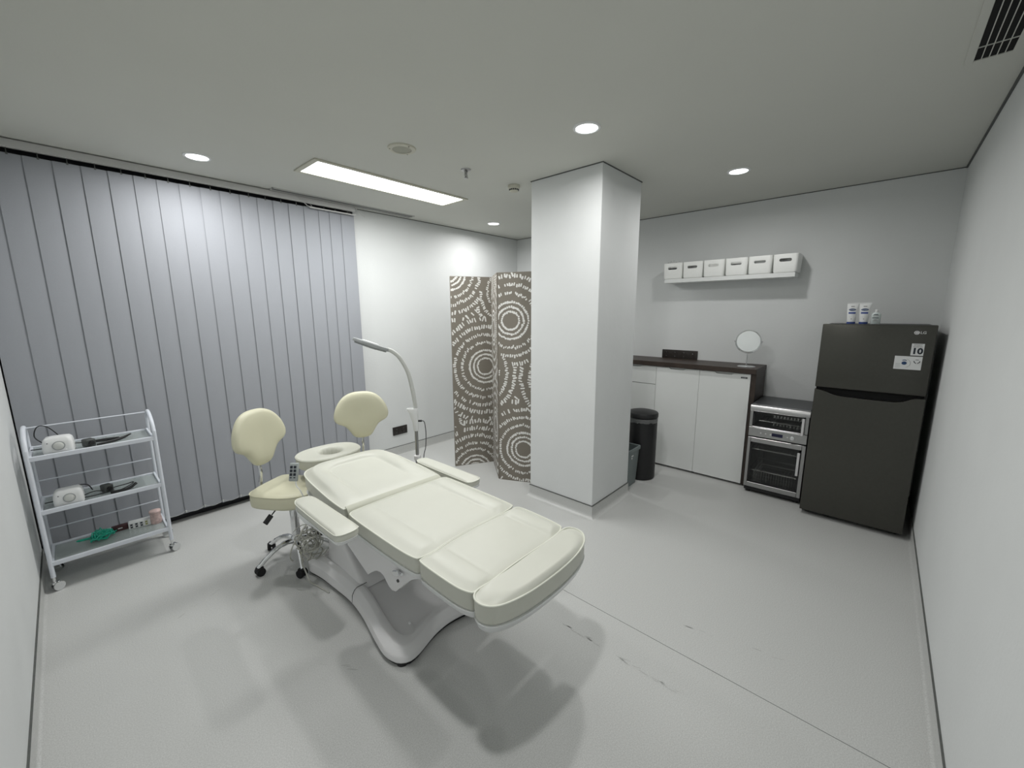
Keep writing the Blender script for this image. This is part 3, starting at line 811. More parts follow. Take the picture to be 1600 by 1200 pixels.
# tapered socket holder
hd = MB(); q = []
cdir = Vector((-0.74, 0.67, 0))
def hring(z, off, a, b, yaw=radians(-42)):
    ring = []
    for k in range(20):
        t = 2 * pi * k / 20
        p = Vector((off - a + 2 * a * 0, 0, 0))
        p = Vector((off + a * cos(t), b * sin(t), 0)); p = Matrix.Rotation(yaw, 3, 'Z') @ p
        ring.append(Vector((lx, ly, z)) + p)
    return ring
hd.rings([hring(.690, 0.0, .018, .018), hring(.70, 0.0, .020, .020), hring(.76, -.003, .023, .021), hring(.83, -.014, .033, .024), hring(.868, -.022, .043, .027), hring(.872, -.022, .039, .024), hring(.862, -.022, .034, .020)])
obj('pole_holder', hd, M['plastic_bright'], lamp, sharp=50)
neckpts = [(1.766, 2.609, .80), (1.764, 2.611, .88), (1.757, 2.615, .96), (1.744, 2.622, 1.06), (1.728, 2.633, 1.15), (1.704, 2.650, 1.22), (1.672, 2.668, 1.28), (1.635, 2.69, 1.318), (1.605, 2.706, 1.334)]
obj('gooseneck', MB().tube(crom(neckpts, 6), .0150, 12), M['cord'], lamp)
# flat ring head seen nearly edge on, tip to the left
h0 = Vector((1.612, 2.702, 1.332)); h1 = Vector((1.395, 2.805, 1.425))
ax = (h1 - h0).normalized(); side = Vector((0, 0, 1)).cross(ax).normalized(); nn = ax.cross(side).normalized()
Th = Matrix(((ax.x, side.x, nn.x, h0.x), (ax.y, side.y, nn.y, h0.y), (ax.z, side.z, nn.z, h0.z), (0, 0, 0, 1)))
Lh = (h1 - h0).length
hout = [(-.005, .014), (.02, .02), (.05, .05), (.09, .075), (.14, .082), (.19, .070), (.225, .04), (Lh, 0), (.225, -.04), (.19, -.070), (.14, -.082), (.09, -.075), (.05, -.05), (.02, -.02), (-.005, -.014)]
hout = [(p.x, p.y) for p in crom([(a, b, 0) for a, b in hout], 4, True)][::-1]
hb = MB().prism(resample(hout, 60), -.017, .006, .004, T=Th)
hb.prism(resample([(x, y) for x, y in inset(resample(hout, 60), .016)], 60), -.028, -.015, .003, T=Th)
obj('lamp_head', hb, M['lampgrey'], lamp)
obj('lens', MB().prism([(0.135 + .055 * cos(2 * pi * k / 32), .055 * sin(2 * pi * k / 32)) for k in range(32)], -.031, -.027, T=Th), M['mirror'], lamp)
obj('top_cover', MB().prism([(0.135 + .062 * cos(2 * pi * k / 32), .062 * sin(2 * pi * k / 32)) for k in range(32)], .005, .012, .002, T=Th), M['plastic_bright'], lamp)
pw = MB()
T = Matrix.Translation((lx, ly, .768)) @ Matrix.Rotation(radians(-42), 4, 'Z')
pw.cyl((.018, 0, 0), (.046, 0, 0), .008, n=10, T=T)
pw.tube(crom([(.046, 0, 0), (.062, 0, -.006), (.070, 0, -.04), (.074, 0, -.12), (.066, 0, -.22), (.050, 0, -.29), (.030, .0, -.50), (.03, 0, -.70)], 6), .0032, 7, T=T)
obj('power_lead', pw, M['black'], lamp)

# ------------------------------------------------------------------ folding screen
fs = thing('folding_screen', 'taupe folding screen printed with white dashed circles standing left of the pillar', 'room divider', (2.80, 2.75, 0))
SH = 1.95
def screen_panel(a, b, centres, seed, ulen=None):
    random.seed(seed)
    a = Vector((*a, 0)); b = Vector((*b, 0)); d = (b - a); W = d.length; d.normalize()
    n = Vector((d.y, -d.x, 0))
    if n.dot(-a) < 0: n = -n
    T = Matrix(((d.x, 0, n.x, a.x), (d.y, 0, n.y, a.y), (0, 1, 0, 0), (0, 0, 0, 1)))   # (u, z, out)
    mb = MB(); mb.box(0, W, 0.0, SH, -.012, .012, .002, 1, T=T)
    segs = []
    def own(u, z):
        best = None
        for i, (cu, cz, w_) in enumerate(centres):
            v = math.hypot(u - cu, z - cz) * w_
            if best is None or v < best[0]: best = (v, i)
        return best[1]
    def stroke(poly):
        if all(0.002 < u < W - .002 and .003 < z < SH - .003 for u, z in poly):
            for s_ in (1, -1):
                mb.add([(u, z, s_ * .0126) for u, z in poly], [list(range(len(poly)))], 1, T)
    for i, (cu, cz, w_) in enumerate(centres):
        r0 = random.uniform(.080, .088)
        radii = [r0, r0 + .040, r0 + .083]
        r = r0 + .083
        while r < 1.0: r += random.uniform(.070, .082); radii.append(r)
        for k, r in enumerate(radii):
            ln = (.020, .021, .022, .027, .033, .040, .047, .052)[min(k, 7)]
            wd = (.022, .024, .023, .0155, .0165, .018, .0195, .021)[min(k, 7)]
            gap = (.018, .020, .020, .0185, .021, .024, .027, .029)[min(k, 7)]
            nn_ = int(2 * pi * r / gap)
            for j in range(nn_):
                if k > 2 and random.random() < .06: continue
                t = 2 * pi * (j + random.uniform(-.18, .18) * (k > 2)) / nn_
                rr = r + random.gauss(0, .0018 if k < 3 else .004); l = ln * random.uniform(.72, 1.15) / 2; w2 = wd * random.uniform(.65, 1.1) / 2
                tilt = random.gauss(0, .05 if k < 3 else .22)
                u = cu + rr * cos(t); z = cz + rr * sin(t)
                if own(u, z) != i: continue
                poly = []
                for (pr, pt) in ((-l, -w2 * .5), (-l * .8, -w2), (l * .8, -w2 * .9), (l, -w2 * .3), (l * .9, w2 * .8), (-l * .7, w2), (-l, w2 * .5)):
                    pr *= random.uniform(.88, 1.08); pt *= random.uniform(.85, 1.1)
                    p2 = pr * cos(tilt) - pt * sin(tilt); t2 = pr * sin(tilt) + pt * cos(tilt)
                    poly.append((u + p2 * cos(t) - t2 * sin(t), z + p2 * sin(t) + t2 * cos(t)))
                # nudge strokes that cross the edge by clamping
                poly = [(min(max(a_, .003), W - .003), min(max(b_, .004), SH - .004)) for a_, b_ in poly] if 0 < u < W and 0 < z < SH else poly
                stroke(poly)
    return obj('screen_panel', mb, [M['screen'], M['screen_white']], fs)
P0, P1, P2 = (2.610, 3.180), (2.990, 2.975), (2.685, 2.598)
P3 = (2.885, 2.185)
screen_panel(P0, P1, [(.345, 1.049, 1.0), (-.01, 1.98, 1.15), (.215, -.07, .98), (.62, 1.80, 1.3), (-.25, .45, 1.7)], 5)
screen_panel(P1, P2, [(.2, 1.45, 1), (.3, .5, 1), (.0, 1.9, 1.1)], 9)
screen_panel(P2, P3, [(.119, 1.525, 1.0), (.244, .325, 1.0), (.62, 1.0, 1.05), (-.24, 1.05, 1.05)], 21)
for (x, y) in (P1, P2):
    for z in (.25, .98, 1.7): obj('hinge', MB().cyl((x, y, z - .03), (x, y, z + .03), .006, n=8), M['caulk'], fs)

# ------------------------------------------------------------------ wall sockets
def socket(name, T, w_, h_, gangs, label, usb=False):
    o = thing(name, label, 'socket', T.translation[:])
    Tl = Matrix.Translation((0, 0, 0)) @ T
    obj('plate', MB().prism(rrect(-w_ / 2, w_ / 2, -h_ / 2, h_ / 2, .004, 3), 0, .009, .002, T=Tl), M['socket'], o)
    m2 = MB(); pitch = w_ / gangs
    for g in range(gangs):
        cx_ = -w_ / 2 + pitch * (g + .5)
        if usb and g == gangs - 1:
            m2.box(cx_ - .018, cx_ + .018, -.03, .03, .008, .0105, .001, 1, T=Tl); m2.box(cx_ - .008, cx_ + .004, .010, .018, .010, .0115, mi=1, T=Tl); continue
        ring = [[(cx_ + r_ * cos(2 * pi * k / 28), r_ * sin(2 * pi * k / 28), z) for k in range(28)] for r_, z in ((.0285, .0085), (.0275, .0115), (.0245, .0115), (.0225, .003))]
        m2.rings(ring, False, True, T=Tl)
        for s_ in (-1, 1): m2.cyl((cx_ + s_ * .009, 0, .003), (cx_ + s_ * .009, 0, .0036), .003, n=8, mi=2, T=Tl)
        m2.box(cx_ - .003, cx_ + .003, .018, .023, .003, .011, mi=1, T=Tl); m2.box(cx_ - .003, cx_ + .003, -.023, -.018, .003, .011, mi=1, T=Tl)
    obj('outlet', m2, [M['socket'], M['steel'], M['slot']], o)
    return o
socket('wall_socket', faceY(2.433, AY, .287), .185, .094, 2, 'dark brown double wall socket low on the white back wall')
socket('power_outlet_strip', faceX(BX, 1.588, 1.143), .375, .094, 4, 'dark brown four-gang wall socket above the sideboard top', True)

# ------------------------------------------------------------------ sideboard / cabinet
cab = thing('storage_cabinet', 'white-fronted storage cabinet with a dark walnut top behind the pillar', 'cabinet', (4.25, 1.4, 0))
cy0, cy1 = 0.770, 2.15
obj('cabinet_top', MB().box(4.030, 4.452, cy0 - .002, cy1, 1.052, 1.098, .002, 1), M['wood'], cab)
sd_ = MB(); sd_.box(4.062, 4.440, cy0, cy0 + .040, .012, 1.052, .001, 1)
obj('side_panel', sd_, M['wood'], cab)
obj('carcass', MB().box(4.075, 4.430, cy0 + .04, cy1 - .004, .022, 1.050), M['white_door'], cab)
def door_face(y0, y1, z0, z1, notch):
    yc = (y0 + y1) / 2
    o = [(y0, z0), (y1, z0), (y1, z1)]
    if notch: o += [(yc + .080 + notch[0], z1), (yc + .066 + notch[0], z1 - .016), (yc - .066 + notch[0], z1 - .016), (yc - .080 + notch[0], z1)]
    o += [(y0, z1)]
    T = Matrix(((0, 0, 1, 4.052), (1, 0, 0, 0), (0, 1, 0, 0), (0, 0, 0, 1)))
    return MB().prism(o, 0, .020, T=T)
d1 = obj('door', door_face(.812, 1.243, .022, 1.046, (0.0,)), M['white_door'], cab)
d2 = obj('door', door_face(1.2455, 1.666, .022, 1.046, (0.0,)), M['white_door'], cab)
obj('drawer', door_face(1.669, 2.140, .862, 1.046, (0.0,)), M['white_door'], cab)
obj('drawer', door_face(1.669, 2.140, .022, .856, None), M['white_door'], cab)
bd = MB().box(4.0500, 4.0525, .836, .888, 1.005, 1.019)
for k in range(6): bd.box(4.0492, 4.0502, .846 + k * .006, .850 + k * .006, 1.009, 1.014 - .001 * (k % 2), mi=1)
b_ = obj('badge', bd, [M['ink'], M['silver']], d1)

# four small feet under the cabinet
for y in (.80, 1.25, 1.67, 2.12):
    for x in (4.10, 4.41): obj('foot', MB().lathe([(.014, 0.0), (.014, .024)], (x, y, 0), 12), M['black'], cab)

# ------------------------------------------------------------------ round make-up mirror
mx, my = 4.175, 0.882
mr = thing('table_mirror', 'round chrome table mirror standing at the right end of the cabinet top', 'mirror', (mx, my, 1.098))
obj('base', MB().lathe([(.074, 1.0985), (.075, 1.101), (.066, 1.106), (.02, 1.110), (.008, 1.113)], (mx, my, 0), 40), M['chrome'], mr)
obj('stem', MB().cyl((mx, my, 1.11), (mx, my, 1.222), .0042, n=10), M['chrome'], mr)
d_ = Vector((-1, -.13, .04)).normalized(); s_ = Vector((0, 0, 1)).cross(d_).normalized(); u_ = d_.cross(s_)
Tm = Matrix(((s_.x, u_.x, d_.x, mx), (s_.y, u_.y, d_.y, my), (s_.z, u_.z, d_.z, 1.330), (0, 0, 0, 1)))
obj('rim', MB().tube([(.097 * cos(2 * pi * k / 48), .097 * sin(2 * pi * k / 48), 0) for k in range(48)], .0055, 8, closed=True, T=Tm), M['chrome'], mr)
obj('mirror_glass', MB().prism([(.095 * cos(2 * pi * k / 48), .095 * sin(2 * pi * k / 48)) for k in range(48)], -.003, .003, T=Tm), M['mirror'], mr)
mb = MB()
yk = [(.104 * cos(a), .104 * sin(a), -.001) for a in [radians(180 + 180 * k / 20) for k in range(21)]]
mb.tube(yk, .0035, 8, T=Tm)
for s2 in (-1, 1): mb.cyl((s2 * .094, 0, 0), (s2 * .113, 0, 0), .005, n=10, T=Tm)
obj('yoke', mb, M['chrome'], mr)

# ------------------------------------------------------------------ black pedal bin and small grey bin
tb = thing('pedal_bin', 'tall black round waste bin with a lid half hidden behind the pillar', 'waste bin', (3.665, 1.615, 0))
c = (3.665, 1.615, 0)
obj('body', MB().lathe([(.130, .001), (.136, .010), (.137, .02), (.137, .60), (.134, .603)], c, 40), M['black'], tb)
obj('lid', MB().lathe([(.141, .610), (.142, .618), (.142, .642), (.136, .652), (.10, .662), (.05, .667), (.002, .668)], c, 40), M['black'], tb)
random.seed(2)
lin = []
for rr, z in ((.1385, .604), (.141, .598), (.139, .575), (.1385, .572)):
    lin.append([(c[0] + (rr + random.uniform(-.001, .0015)) * cos(2 * pi * k / 60), c[1] + (rr + random.uniform(-.001, .0015)) * sin(2 * pi * k / 60), z - (random.uniform(0, .014) if z < .6 else 0)) for k in range(60)])
obj('bin_liner', MB().rings(lin, False, False), M['bag'], tb)
gb = thing('wastepaper_bin', 'small grey-green open plastic bin at the foot of the pillar', 'waste bin', (3.40, 1.66, 0))
def rr_(x0, x1, y0, y1, z, r=.015): return [(x, y, z) for x, y in rrect(x0, x1, y0, y1, r, 4)]
gx, gy = 3.385, 1.655
def sq(h, z): return rr_(gx - h, gx + h, gy - h * .9, gy + h * .9, z)
obj('body', MB().rings([sq(.092, .001), sq(.094, .01), sq(.113, .36), sq(.110, .36), sq(.092, .02)], True, True), M['bin_grey'], gb)
obj('rim', MB().rings([sq(.112, .332), sq(.120, .335), sq(.122, .362), sq(.119, .368), sq(.108, .366), sq(.108, .34)], False, False), M['bin_grey'], gb)
mb = MB(); T = faceY(gx - .035, gy - .1005, .30)
mb.box(-.018, .018, -.006, .006, -.002, .003, .002, 1, T=T); mb.box(-.016, .0, -.030, -.014, -.004, .003, .002, 1, T=T)
obj('label_plate', mb, M['silver'], gb)

# ------------------------------------------------------------------ oven tower
ov = thing('steriliser_cabinet', 'two-door stainless steel counter appliance with glass doors between the cabinet and the fridge', 'appliance', (4.15, .56, 0))
oy0, oy1, ox = .345, .765, 3.945
mb = MB()
mb.box(ox + .03, 4.42, oy1 - .012, oy1, .045, .785); mb.box(ox + .03, 4.42, oy0, oy0 + .012, .045, .785)
mb.box(4.40, 4.42, oy0, oy1, .045, .785); mb.box(ox + .03, 4.42, oy0, oy1, .045, .07); mb.box(ox + .03, 4.42, oy0, oy1, .515, .60); mb.box(ox + .012, 4.42, oy0 + .004, oy1 - .004, .024, .056)
obj('body', mb, M['oven_dark'], ov)
tp = MB()
T = Matrix(((1, 0, 0, 0), (0, 0, 1, 0), (0, 1, 0, 0), (0, 0, 0, 1)))
obj('top_cover', MB().box(ox + .03, 4.42, oy0, oy1, .785, .805, .003, 1), M['oven_top'], ov)
tr = MB().prism([(ox, .752), (ox + .04, .752), (ox + .04, .802), (ox + .022, .802), (ox + .010, .796), (ox + .002, .784)], oy0 - .002, oy1 + .002, T=T)
obj('front_trim', tr, M['steel'], ov)
lin = MB()
lin.box(ox + .034, 4.40, oy1 - .016, oy1 - .013, .605, .78); lin.box(ox + .034, 4.40, oy0 + .013, oy0 + .016, .605, .78); lin.box(4.394, 4.398, oy0 + .012, oy1 - .012, .605, .78)
lin.box(ox + .034, 4.40, oy1 - .016, oy1 - .013, .075, .51); lin.box(ox + .034, 4.40, oy0 + .013, oy0 + .016, .075, .51); lin.box(4.394, 4.398, oy0 + .012, oy1 - .012, .075, .51)
mb = None
lin.box(ox + .034, 4.40, oy0 + .012, oy1 - .012, .602, .606); lin.box(ox + .034, 4.40, oy0 + .012, oy1 - .012, .071, .075)
obj('lining', lin, M['oven_in'], ov)
def oven_door(y0, y1, z0, z1, wy0, wy1, wz0, wz1):
    mb = MB()
    mb.box(ox, ox + .022, y0, wy0, z0, z1, .002, 1); mb.box(ox, ox + .022, wy1, y1, z0, z1, .002, 1)
    mb.box(ox, ox + .022, wy0, wy1, z0, wz0, .002, 1); mb.box(ox, ox + .022, wy0, wy1, wz1, z1, .002, 1)
    d = obj('door', mb, M['steel'], ov)
    k = .014
    bb = MB(); bb.box(ox + .003, ox + .015, wy0, wy0 + k, wz0, wz1); bb.box(ox + .003, ox + .015, wy1 - k, wy1, wz0, wz1); bb.box(ox + .003, ox + .015, wy0, wy1, wz0, wz0 + k); bb.box(ox + .003, ox + .015, wy0, wy1, wz1 - k, wz1)
    obj('gasket', bb, M['oven_dark'], d)
    obj('window_glass', MB().box(ox + .005, ox + .009, wy0 + k, wy1 - k, wz0 + k, wz1 - k), M['darkglass'], d)
    return d
du = oven_door(oy0, oy1, .606, .751, .372, .742, .612, .746)
dl = oven_door(oy0, oy1, .058, .512, .372, .742, .100, .470)
def bar_handle(par, y, z0, z1):
    mb = MB(); mb.box(ox - .030, ox - .020, y - .009, y + .009, z0, z1, .002, 1); h = obj('handle', mb, M['plastic'], par)
    m3 = MB(); m3.cyl((ox - .022, y, z0 + .012), (ox + .002, y, z0 + .012), .005, n=8); m3.cyl((ox - .022, y, z1 - .012), (ox + .002, y, z1 - .012), .005, n=8)
    obj('handle_mount', m3, M['oven_dark'], h)
bar_handle(du, .380, .600, .742); bar_handle(dl, .385, .255, .452)
cp = obj('control_panel', MB().box(ox, ox + .03, oy0, oy1, .523, .603, .002, 1), M['steel'], ov)
obj('display', MB().box(ox - .001, ox + .004, .512, .590, .548, .576), M['display'], cp)
mb = MB()
T = faceX(ox, .445, .560)
mb.lathe([(.017, 0), (.016, .010), (.012, .012)], n=24, T=T)
obj('knob', mb, M['chrome'], cp)
for y in (.672, .635, .60, .478): obj('button', MB().lathe([(.006, 0), (.005, .003)], n=12, T=faceX(ox, y, .560)), M['silver'], cp)
# wire racks and trays seen through the glass
def rack(z, ya, yb, n=14, name='wire_rack'):
    mb = MB()
    for k in range(n): y = ya + (yb - ya) * k / (n - 1); mb.cyl((ox + .05, y, z), (4.37, y, z), .0016, n=5)
    for x in (ox + .05, 4.20, 4.37): mb.cyl((x, ya, z - .002), (x, yb, z - .002), .0025, n=6)
    return obj(name, mb, M['wire'], ov)
rack(.66, .40, .70); rack(.40, .37, .74); rack(.205, .37, .74)
bk = MB()
for z in (.100, .130, .160, .205):
    bk.tube([(ox + .05, .375, z), (ox + .05, .705, z), (4.36, .705, z), (4.36, .375, z)], .002, 5, closed=True)
for k in range(18): y = .380 + .32 * k / 17; bk.cyl((ox + .05, y, .095), (ox + .05, y, .205), .0014, n=5)
for k in range(12): x = ox + .05 + .36 * k / 11; bk.cyl((x, .706, .095), (x, .706, .205), .0014, n=5); bk.cyl((x, .376, .095), (x, .376, .205), .0014, n=5)
bk.box(ox + .05, 4.36, .375, .705, .092, .094)
ob_ = obj('wire_basket', bk, M['wire']); recentre(ob_); tag(ob_, 'bright wire basket inside the lower glass door of the steel appliance', 'basket')
tr_ = MB()
for z in (.625, .70):
    tr_.box(ox + .06, 4.36, .39, .60, z, z + .002)
    for k in range(9): y = .40 + .19 * k / 8; tr_.box(ox + .055, ox + .058, y - .004, y + .006, z, z + .022)
ob_ = obj('instrument_tray', tr_, M['wire']); recentre(ob_); tag(ob_, 'slotted metal instrument trays behind the upper glass door of the steel appliance', 'tray')
for y in (oy0 + .03, oy1 - .03):
    for x in (ox + .05, 4.38): obj('foot', MB().lathe([(.020, 0), (.021, .004), (.018, .046)], (x, y, 0), 14), M['black'], ov)

# ------------------------------------------------------------------ fridge
fr = thing('refrigerator', 'dark graphite two-door refrigerator in the right corner', 'refrigerator', (4.1, .025, 0))
fy0, fy1, fx = -.272, .325, 3.792
obj('cabinet_body', MB().box(fx + .062, 4.42, fy0 + .003, fy1 - .003, .030, 1.498, .004, 1), M['fridge_side'], fr)
fd = obj('freezer_door', MB().box(fx, fx + .058, fy0, fy1, 1.034, 1.505, .006, 3), M['fridge'], fr)
# lower door with the scooped grip along its top edge
prof = [(fy0, .040), (fy1, .040), (fy1, 1.016), (.298, 1.014), (.262, 1.006), (.228, .992), (.195, .982), (.150, .978), (.06, .975), (-.03, .974), (-.12, .975), (-.160, .982), (-.185, .994), (-.205, 1.007), (-.225, 1.014), (fy0, 1.015)]
T = Matrix(((0, 0, 1, 0), (1, 0, 0, 0), (0, 1, 0, 0), (0, 0, 0, 1)))
obj('fridge_door', MB().prism(prof, fx, fx + .058, T=T), M['fridge'], fr)
obj('door_gasket', MB().box(fx + .030, fx + .064, fy0 + .006, fy1 - .006, .06, 1.49), M['slot'], fr)
mb = MB()
for y in (fy0 + .03, fy1 - .04): mb.lathe([(.012, -.010), (.017, -.008), (.017, .008), (.012, .010)], n=16, T=Matrix.Translation((fx + .08, y, .017)) @ Matrix.Rotation(pi / 2, 4, 'X'))
mb.box(fx + .066, 4.40, fy0 + .01, fy1 - .01, .008, .034)
obj('foot', mb, M['black'], fr)
# logo
lg = MB(); T = faceX(fx - .0008, -.1775, 1.455)
lg.prism([(.0125 * cos(2 * pi * k / 28) * 1.1, .0125 * sin(2 * pi * k / 28)) for k in range(28)], 0, .0012, T=T)
lg.tube([(.0075 * cos(a), .0075 * sin(a), .0014) for a in [radians(-360 + 300 * k / 20 + 20) for k in range(21)]], .0009, 5, mi=1, T=T)
v, f = text_geo('LG', .0235, .0006, .0004); lg.add(v, f, 0, faceX(fx - .0008, -.2085, 1.455))
obj('brand_logo', lg, [M['silver'], M['fridge']], fd)
# energy stickers
st1 = MB(); st1.box(fx - .0010, fx, -.224, -.163, 1.304, 1.383)
v, f = text_geo('10', .054, .0006, .0022); st1.add(v, f, 1, faceX(fx - .0014, -.1935, 1.332))
v, f = text_geo('SMART', .013); st1.add(v, f, 2, faceX(fx - .0014, -.1935, 1.374))
v, f = text_geo('INVERTER', .010); st1.add(v, f, 2, faceX(fx - .0014, -.1935, 1.362))
obj('warranty_sticker', st1, [M['sticker'], M['ink'], M['ink_grey']], fd)
st2 = MB(); st2.box(fx - .0010, fx, -.224, -.090, 1.208, 1.297)
T = faceX(fx - .0014, -.140, 1.250)
st2.prism([(.013 * cos(2 * pi * k / 24), .011 * sin(2 * pi * k / 24)) for k in range(24)], 0, .0004, mi=1, T=T)
st2.tube([(.030 * cos(a), .030 * sin(a), .0002) for a in [radians(-70 + 140 * k / 14) for k in range(15)]], .0007, 4, mi=2, T=T)
st2.tube([(.016 * cos(a), .004 + .018 * sin(a), .0002) for a in [radians(50 + 80 * k / 8) for k in range(9)]], .002, 4, mi=1, T=T)
for k in range(4): st2.box(fx - .0013, fx - .0010, -.120 - .004 * (k % 2), -.098, 1.218 + .009 * k, 1.2195 + .009 * k, mi=2)
for s_ in (-1, 1): st2.tube([(s_ * .014, .006, 0), (s_ * .013, -.002, 0), (s_ * .006, -.008, 0), (s_ * .003, -.010, 0)], .0022, 5, mi=3, T=faceX(fx - .0014, -.200, 1.262))
st2.box(fx - .0013, fx - .0010, -.208, -.192, 1.274, 1.277, mi=3)
obj('energy_sticker', st2, [M['sticker'], M['blue'], M['ink_grey'], M['ink']], fd)

# ------------------------------------------------------------------ tubes and bottle on the fridge
def cream_tube(x, y, label):
    t = thing('cream_tube', label, 'tube', (x, y, 1.505), group='cream tubes on the fridge')
    z0 = 1.505
    cap = MB().lathe([(.024, z0), (.025, z0 + .002), (.025, z0 + .014), (.022, z0 + .016)], (x, y, 0), 28)
    obj('cap', cap, M['blue2'], t)
    mb = MB(); rings = []
    for k in range(9):
        s_ = k / 8; z = z0 + .015 + .128 * s_
        a = .0245 + .009 * s_; b = .0225 * (1 - s_) ** .7 + .0012
        rings.append([(x + b * sin(2 * pi * i / 32), y + a * cos(2 * pi * i / 32), z) for i in range(32)])
    mb.rings(rings); mb.box(x - .0012, x + .0012, y - .0338, y + .0338, z0 + .143, z0 + .152)
    bd_ = obj('body', mb, M['tube'], t)
    pr = MB(); X = x - .0185
    def onf(px, pz, e=.0006):   # point on the tube front
        s_ = (pz - z0 - .015) / .128; a = .0245 + .009 * s_; b = .0225 * (1 - s_) ** .7 + .0012
        c_ = max(-1, min(1, px / a)); return (x - b * sqrt(1 - c_ * c_) - e, y - px, pz)
    def patch(w_, zc, h_, mi, oval=False):
        g = []; nx, nz = 12, 4
        for j in range(nz + 1):
            for i in range(nx + 1):
                u_ = -1 + 2 * i / nx; v_ = -1 + 2 * j / nz
                hh = h_ * (sqrt(max(0, 1 - u_ * u_ * .96)) if oval else 1)
                g.append(onf(u_ * w_, zc + v_ * hh))
        pr.add(g, [[j * (nx + 1) + i, j * (nx + 1) + i + 1, (j + 1) * (nx + 1) + i + 1, (j + 1) * (nx + 1) + i] for j in range(nz) for i in range(nx)], mi)
    patch(.0205, z0 + .102, .0085, 0, True); patch(.0200, z0 + .079, .0065, 1); patch(.010, z0 + .125, .003, 2); patch(.017, z0 + .055, .0012, 3); patch(.014, z0 + .046, .0010, 3); patch(.003, z0 + .036, .003, 2)
    v, f = text_geo('Cetaphil', .0095, .0002); pr.add(v, f, 4, faceX(onf(0, z0 + .102)[0] - .0006, y, z0 + .102))
    obj('printed_label', pr, [M['blue'], M['blue2'], M['ink_grey'], M['silver'], M['sticker']], bd_)
    return t
cream_tube(3.905, .172, 'white cream tube with a blue oval, leftmost item on top of the fridge')
cream_tube(3.905, .103, 'white cream tube with a blue oval, between the other tube and the bottle')
bt = thing('pump_bottle', 'small pale green bottle with white cap, rightmost item on top of the fridge', 'bottle', (3.905, .040, 1.505))
bx, by, z0 = 3.905, .038, 1.505
mb = MB(); rings = []
for a, b, z in ((.024, .014, 0), (.026, .016, .003), (.026, .016, .066), (.024, .015, .073), (.014, .011, .080), (.009, .009, .082)):
    rings.append([(bx + b * sin(2 * pi * i / 28), by + a * cos(2 * pi * i / 28), z0 + z) for i in range(28)])
mb.rings(rings); bb_ = obj('body', mb, M['bottle_plastic'], bt)
obj('cap', MB().lathe([(.010, z0 + .081), (.011, z0 + .083), (.010, z0 + .101), (.008, z0 + .103)], (bx, by, 0), 20), M['tube'], bt)
mb = MB()
for w_, zc, h_, mi in ((.012, .068, .0025, 0), (.016, .058, .0018, 1), (.017, .044, .0026, 0), (.008, .031, .002, 1), (.014, .024, .0012, 1)):
    mb.box(bx - .0172, bx - .0165, by - w_ + .002, by + w_ + .002, z0 + zc - h_, z0 + zc + h_, mi=mi)
obj('printed_label', mb, [M['ink'], M['ink_grey']], bb_)

# ------------------------------------------------------------------ wall shelf with storage boxes
sh = obj('wall_shelf', MB().box(4.245, BX, .597, 1.716, 1.888, 1.926, .001, 1), M['white_door']); recentre(sh)
tag(sh, 'white floating wall shelf carrying six white storage boxes', 'shelf')
def box_mesh():
    w_, dpt, h_ = .186, .215, .155
    def rg(k, z, s_=1.0, r=.022): return [(x, y, z) for x, y in rrect(-dpt / 2 * s_ + k, dpt / 2 * s_ - k, -w_ / 2 * s_ + k, w_ / 2 * s_ - k, r, 5)]
    mb = MB(); mb.rings([rg(.010, 0, .95), rg(.003, .004, .95), rg(0, .014, .955), rg(0, h_ - .004, 1), rg(.001, h_, 1), rg(.003, h_, 1), rg(.0035, h_ - .004, 1), rg(.0035, .016, .955, .02), rg(.012, .006, .95, .015)])
    o = obj('storage_box', mb, M['box'])
    # cut the hand slot
    cap = []
    for k in range(11): a = radians(-90 + 180 * k / 10); cap.append((.032 + .0135 * cos(a), .0135 * sin(a)))
    for k in range(11): a = radians(90 + 180 * k / 10); cap.append((-.032 + .0135 * cos(a), .0135 * sin(a)))
    ct = obj('cutter', MB().prism(cap, -.03, .03, T=faceX(-dpt / 2, 0, .105)), M['box'])
    md = o.modifiers.new('b', 'BOOLEAN'); md.object = ct; md.operation = 'DIFFERENCE'; md.solver = 'EXACT'
    dg = bpy.context.evaluated_depsgraph_get(); me = bpy.data.meshes.new_from_object(o.evaluated_get(dg))
    o.modifiers.clear(); o.data = me; me.set_sharp_from_angle(angle=radians(28)); bpy.data.objects.remove(ct)
    return o
b0 = box_mesh()
blab = ['white storage box at the left end of the wall shelf, clear bag sticking out', 'white storage box second from the left on the wall shelf', 'white storage box third from the left on the wall shelf',
        'white storage box fourth from the left on the wall shelf', 'white storage box second from the right end of the shelf', 'white storage box at the right end, overhanging the wall shelf']
random.seed(5)
for k in range(6):
    y = 1.640 - k * .1935
    b = b0 if k == 0 else b0.copy()
    if k: C.objects.link(b)
    b.location = (4.345, y + random.uniform(-.002, .002), 1.9265); b.rotation_euler = (0, 0, radians(random.uniform(-1.2, 1.2)))
    tag(b, blab[k], 'storage box', 'white storage boxes on the shelf')
    if k != 2:
        it = obj('box_contents', MB().box(4.27, 4.41, y - .06, y + .06, 1.934, 2.035 + .01 * (k % 3), .012, 2), M['box_in'] if k not in (0, 4) else (M['ink'] if k == 0 else M['sticker']))
        recentre(it)
        tag(it, ['black item lying in the leftmost shelf box', 'grey packet seen through the slot of the second shelf box', '', 'grey packet seen through the slot of the fourth shelf box', 'white packet behind the slot of the fifth shelf box', 'grey packet behind the slot of the rightmost shelf box'][k], 'packet', 'packets inside the shelf boxes')
bg = MB()
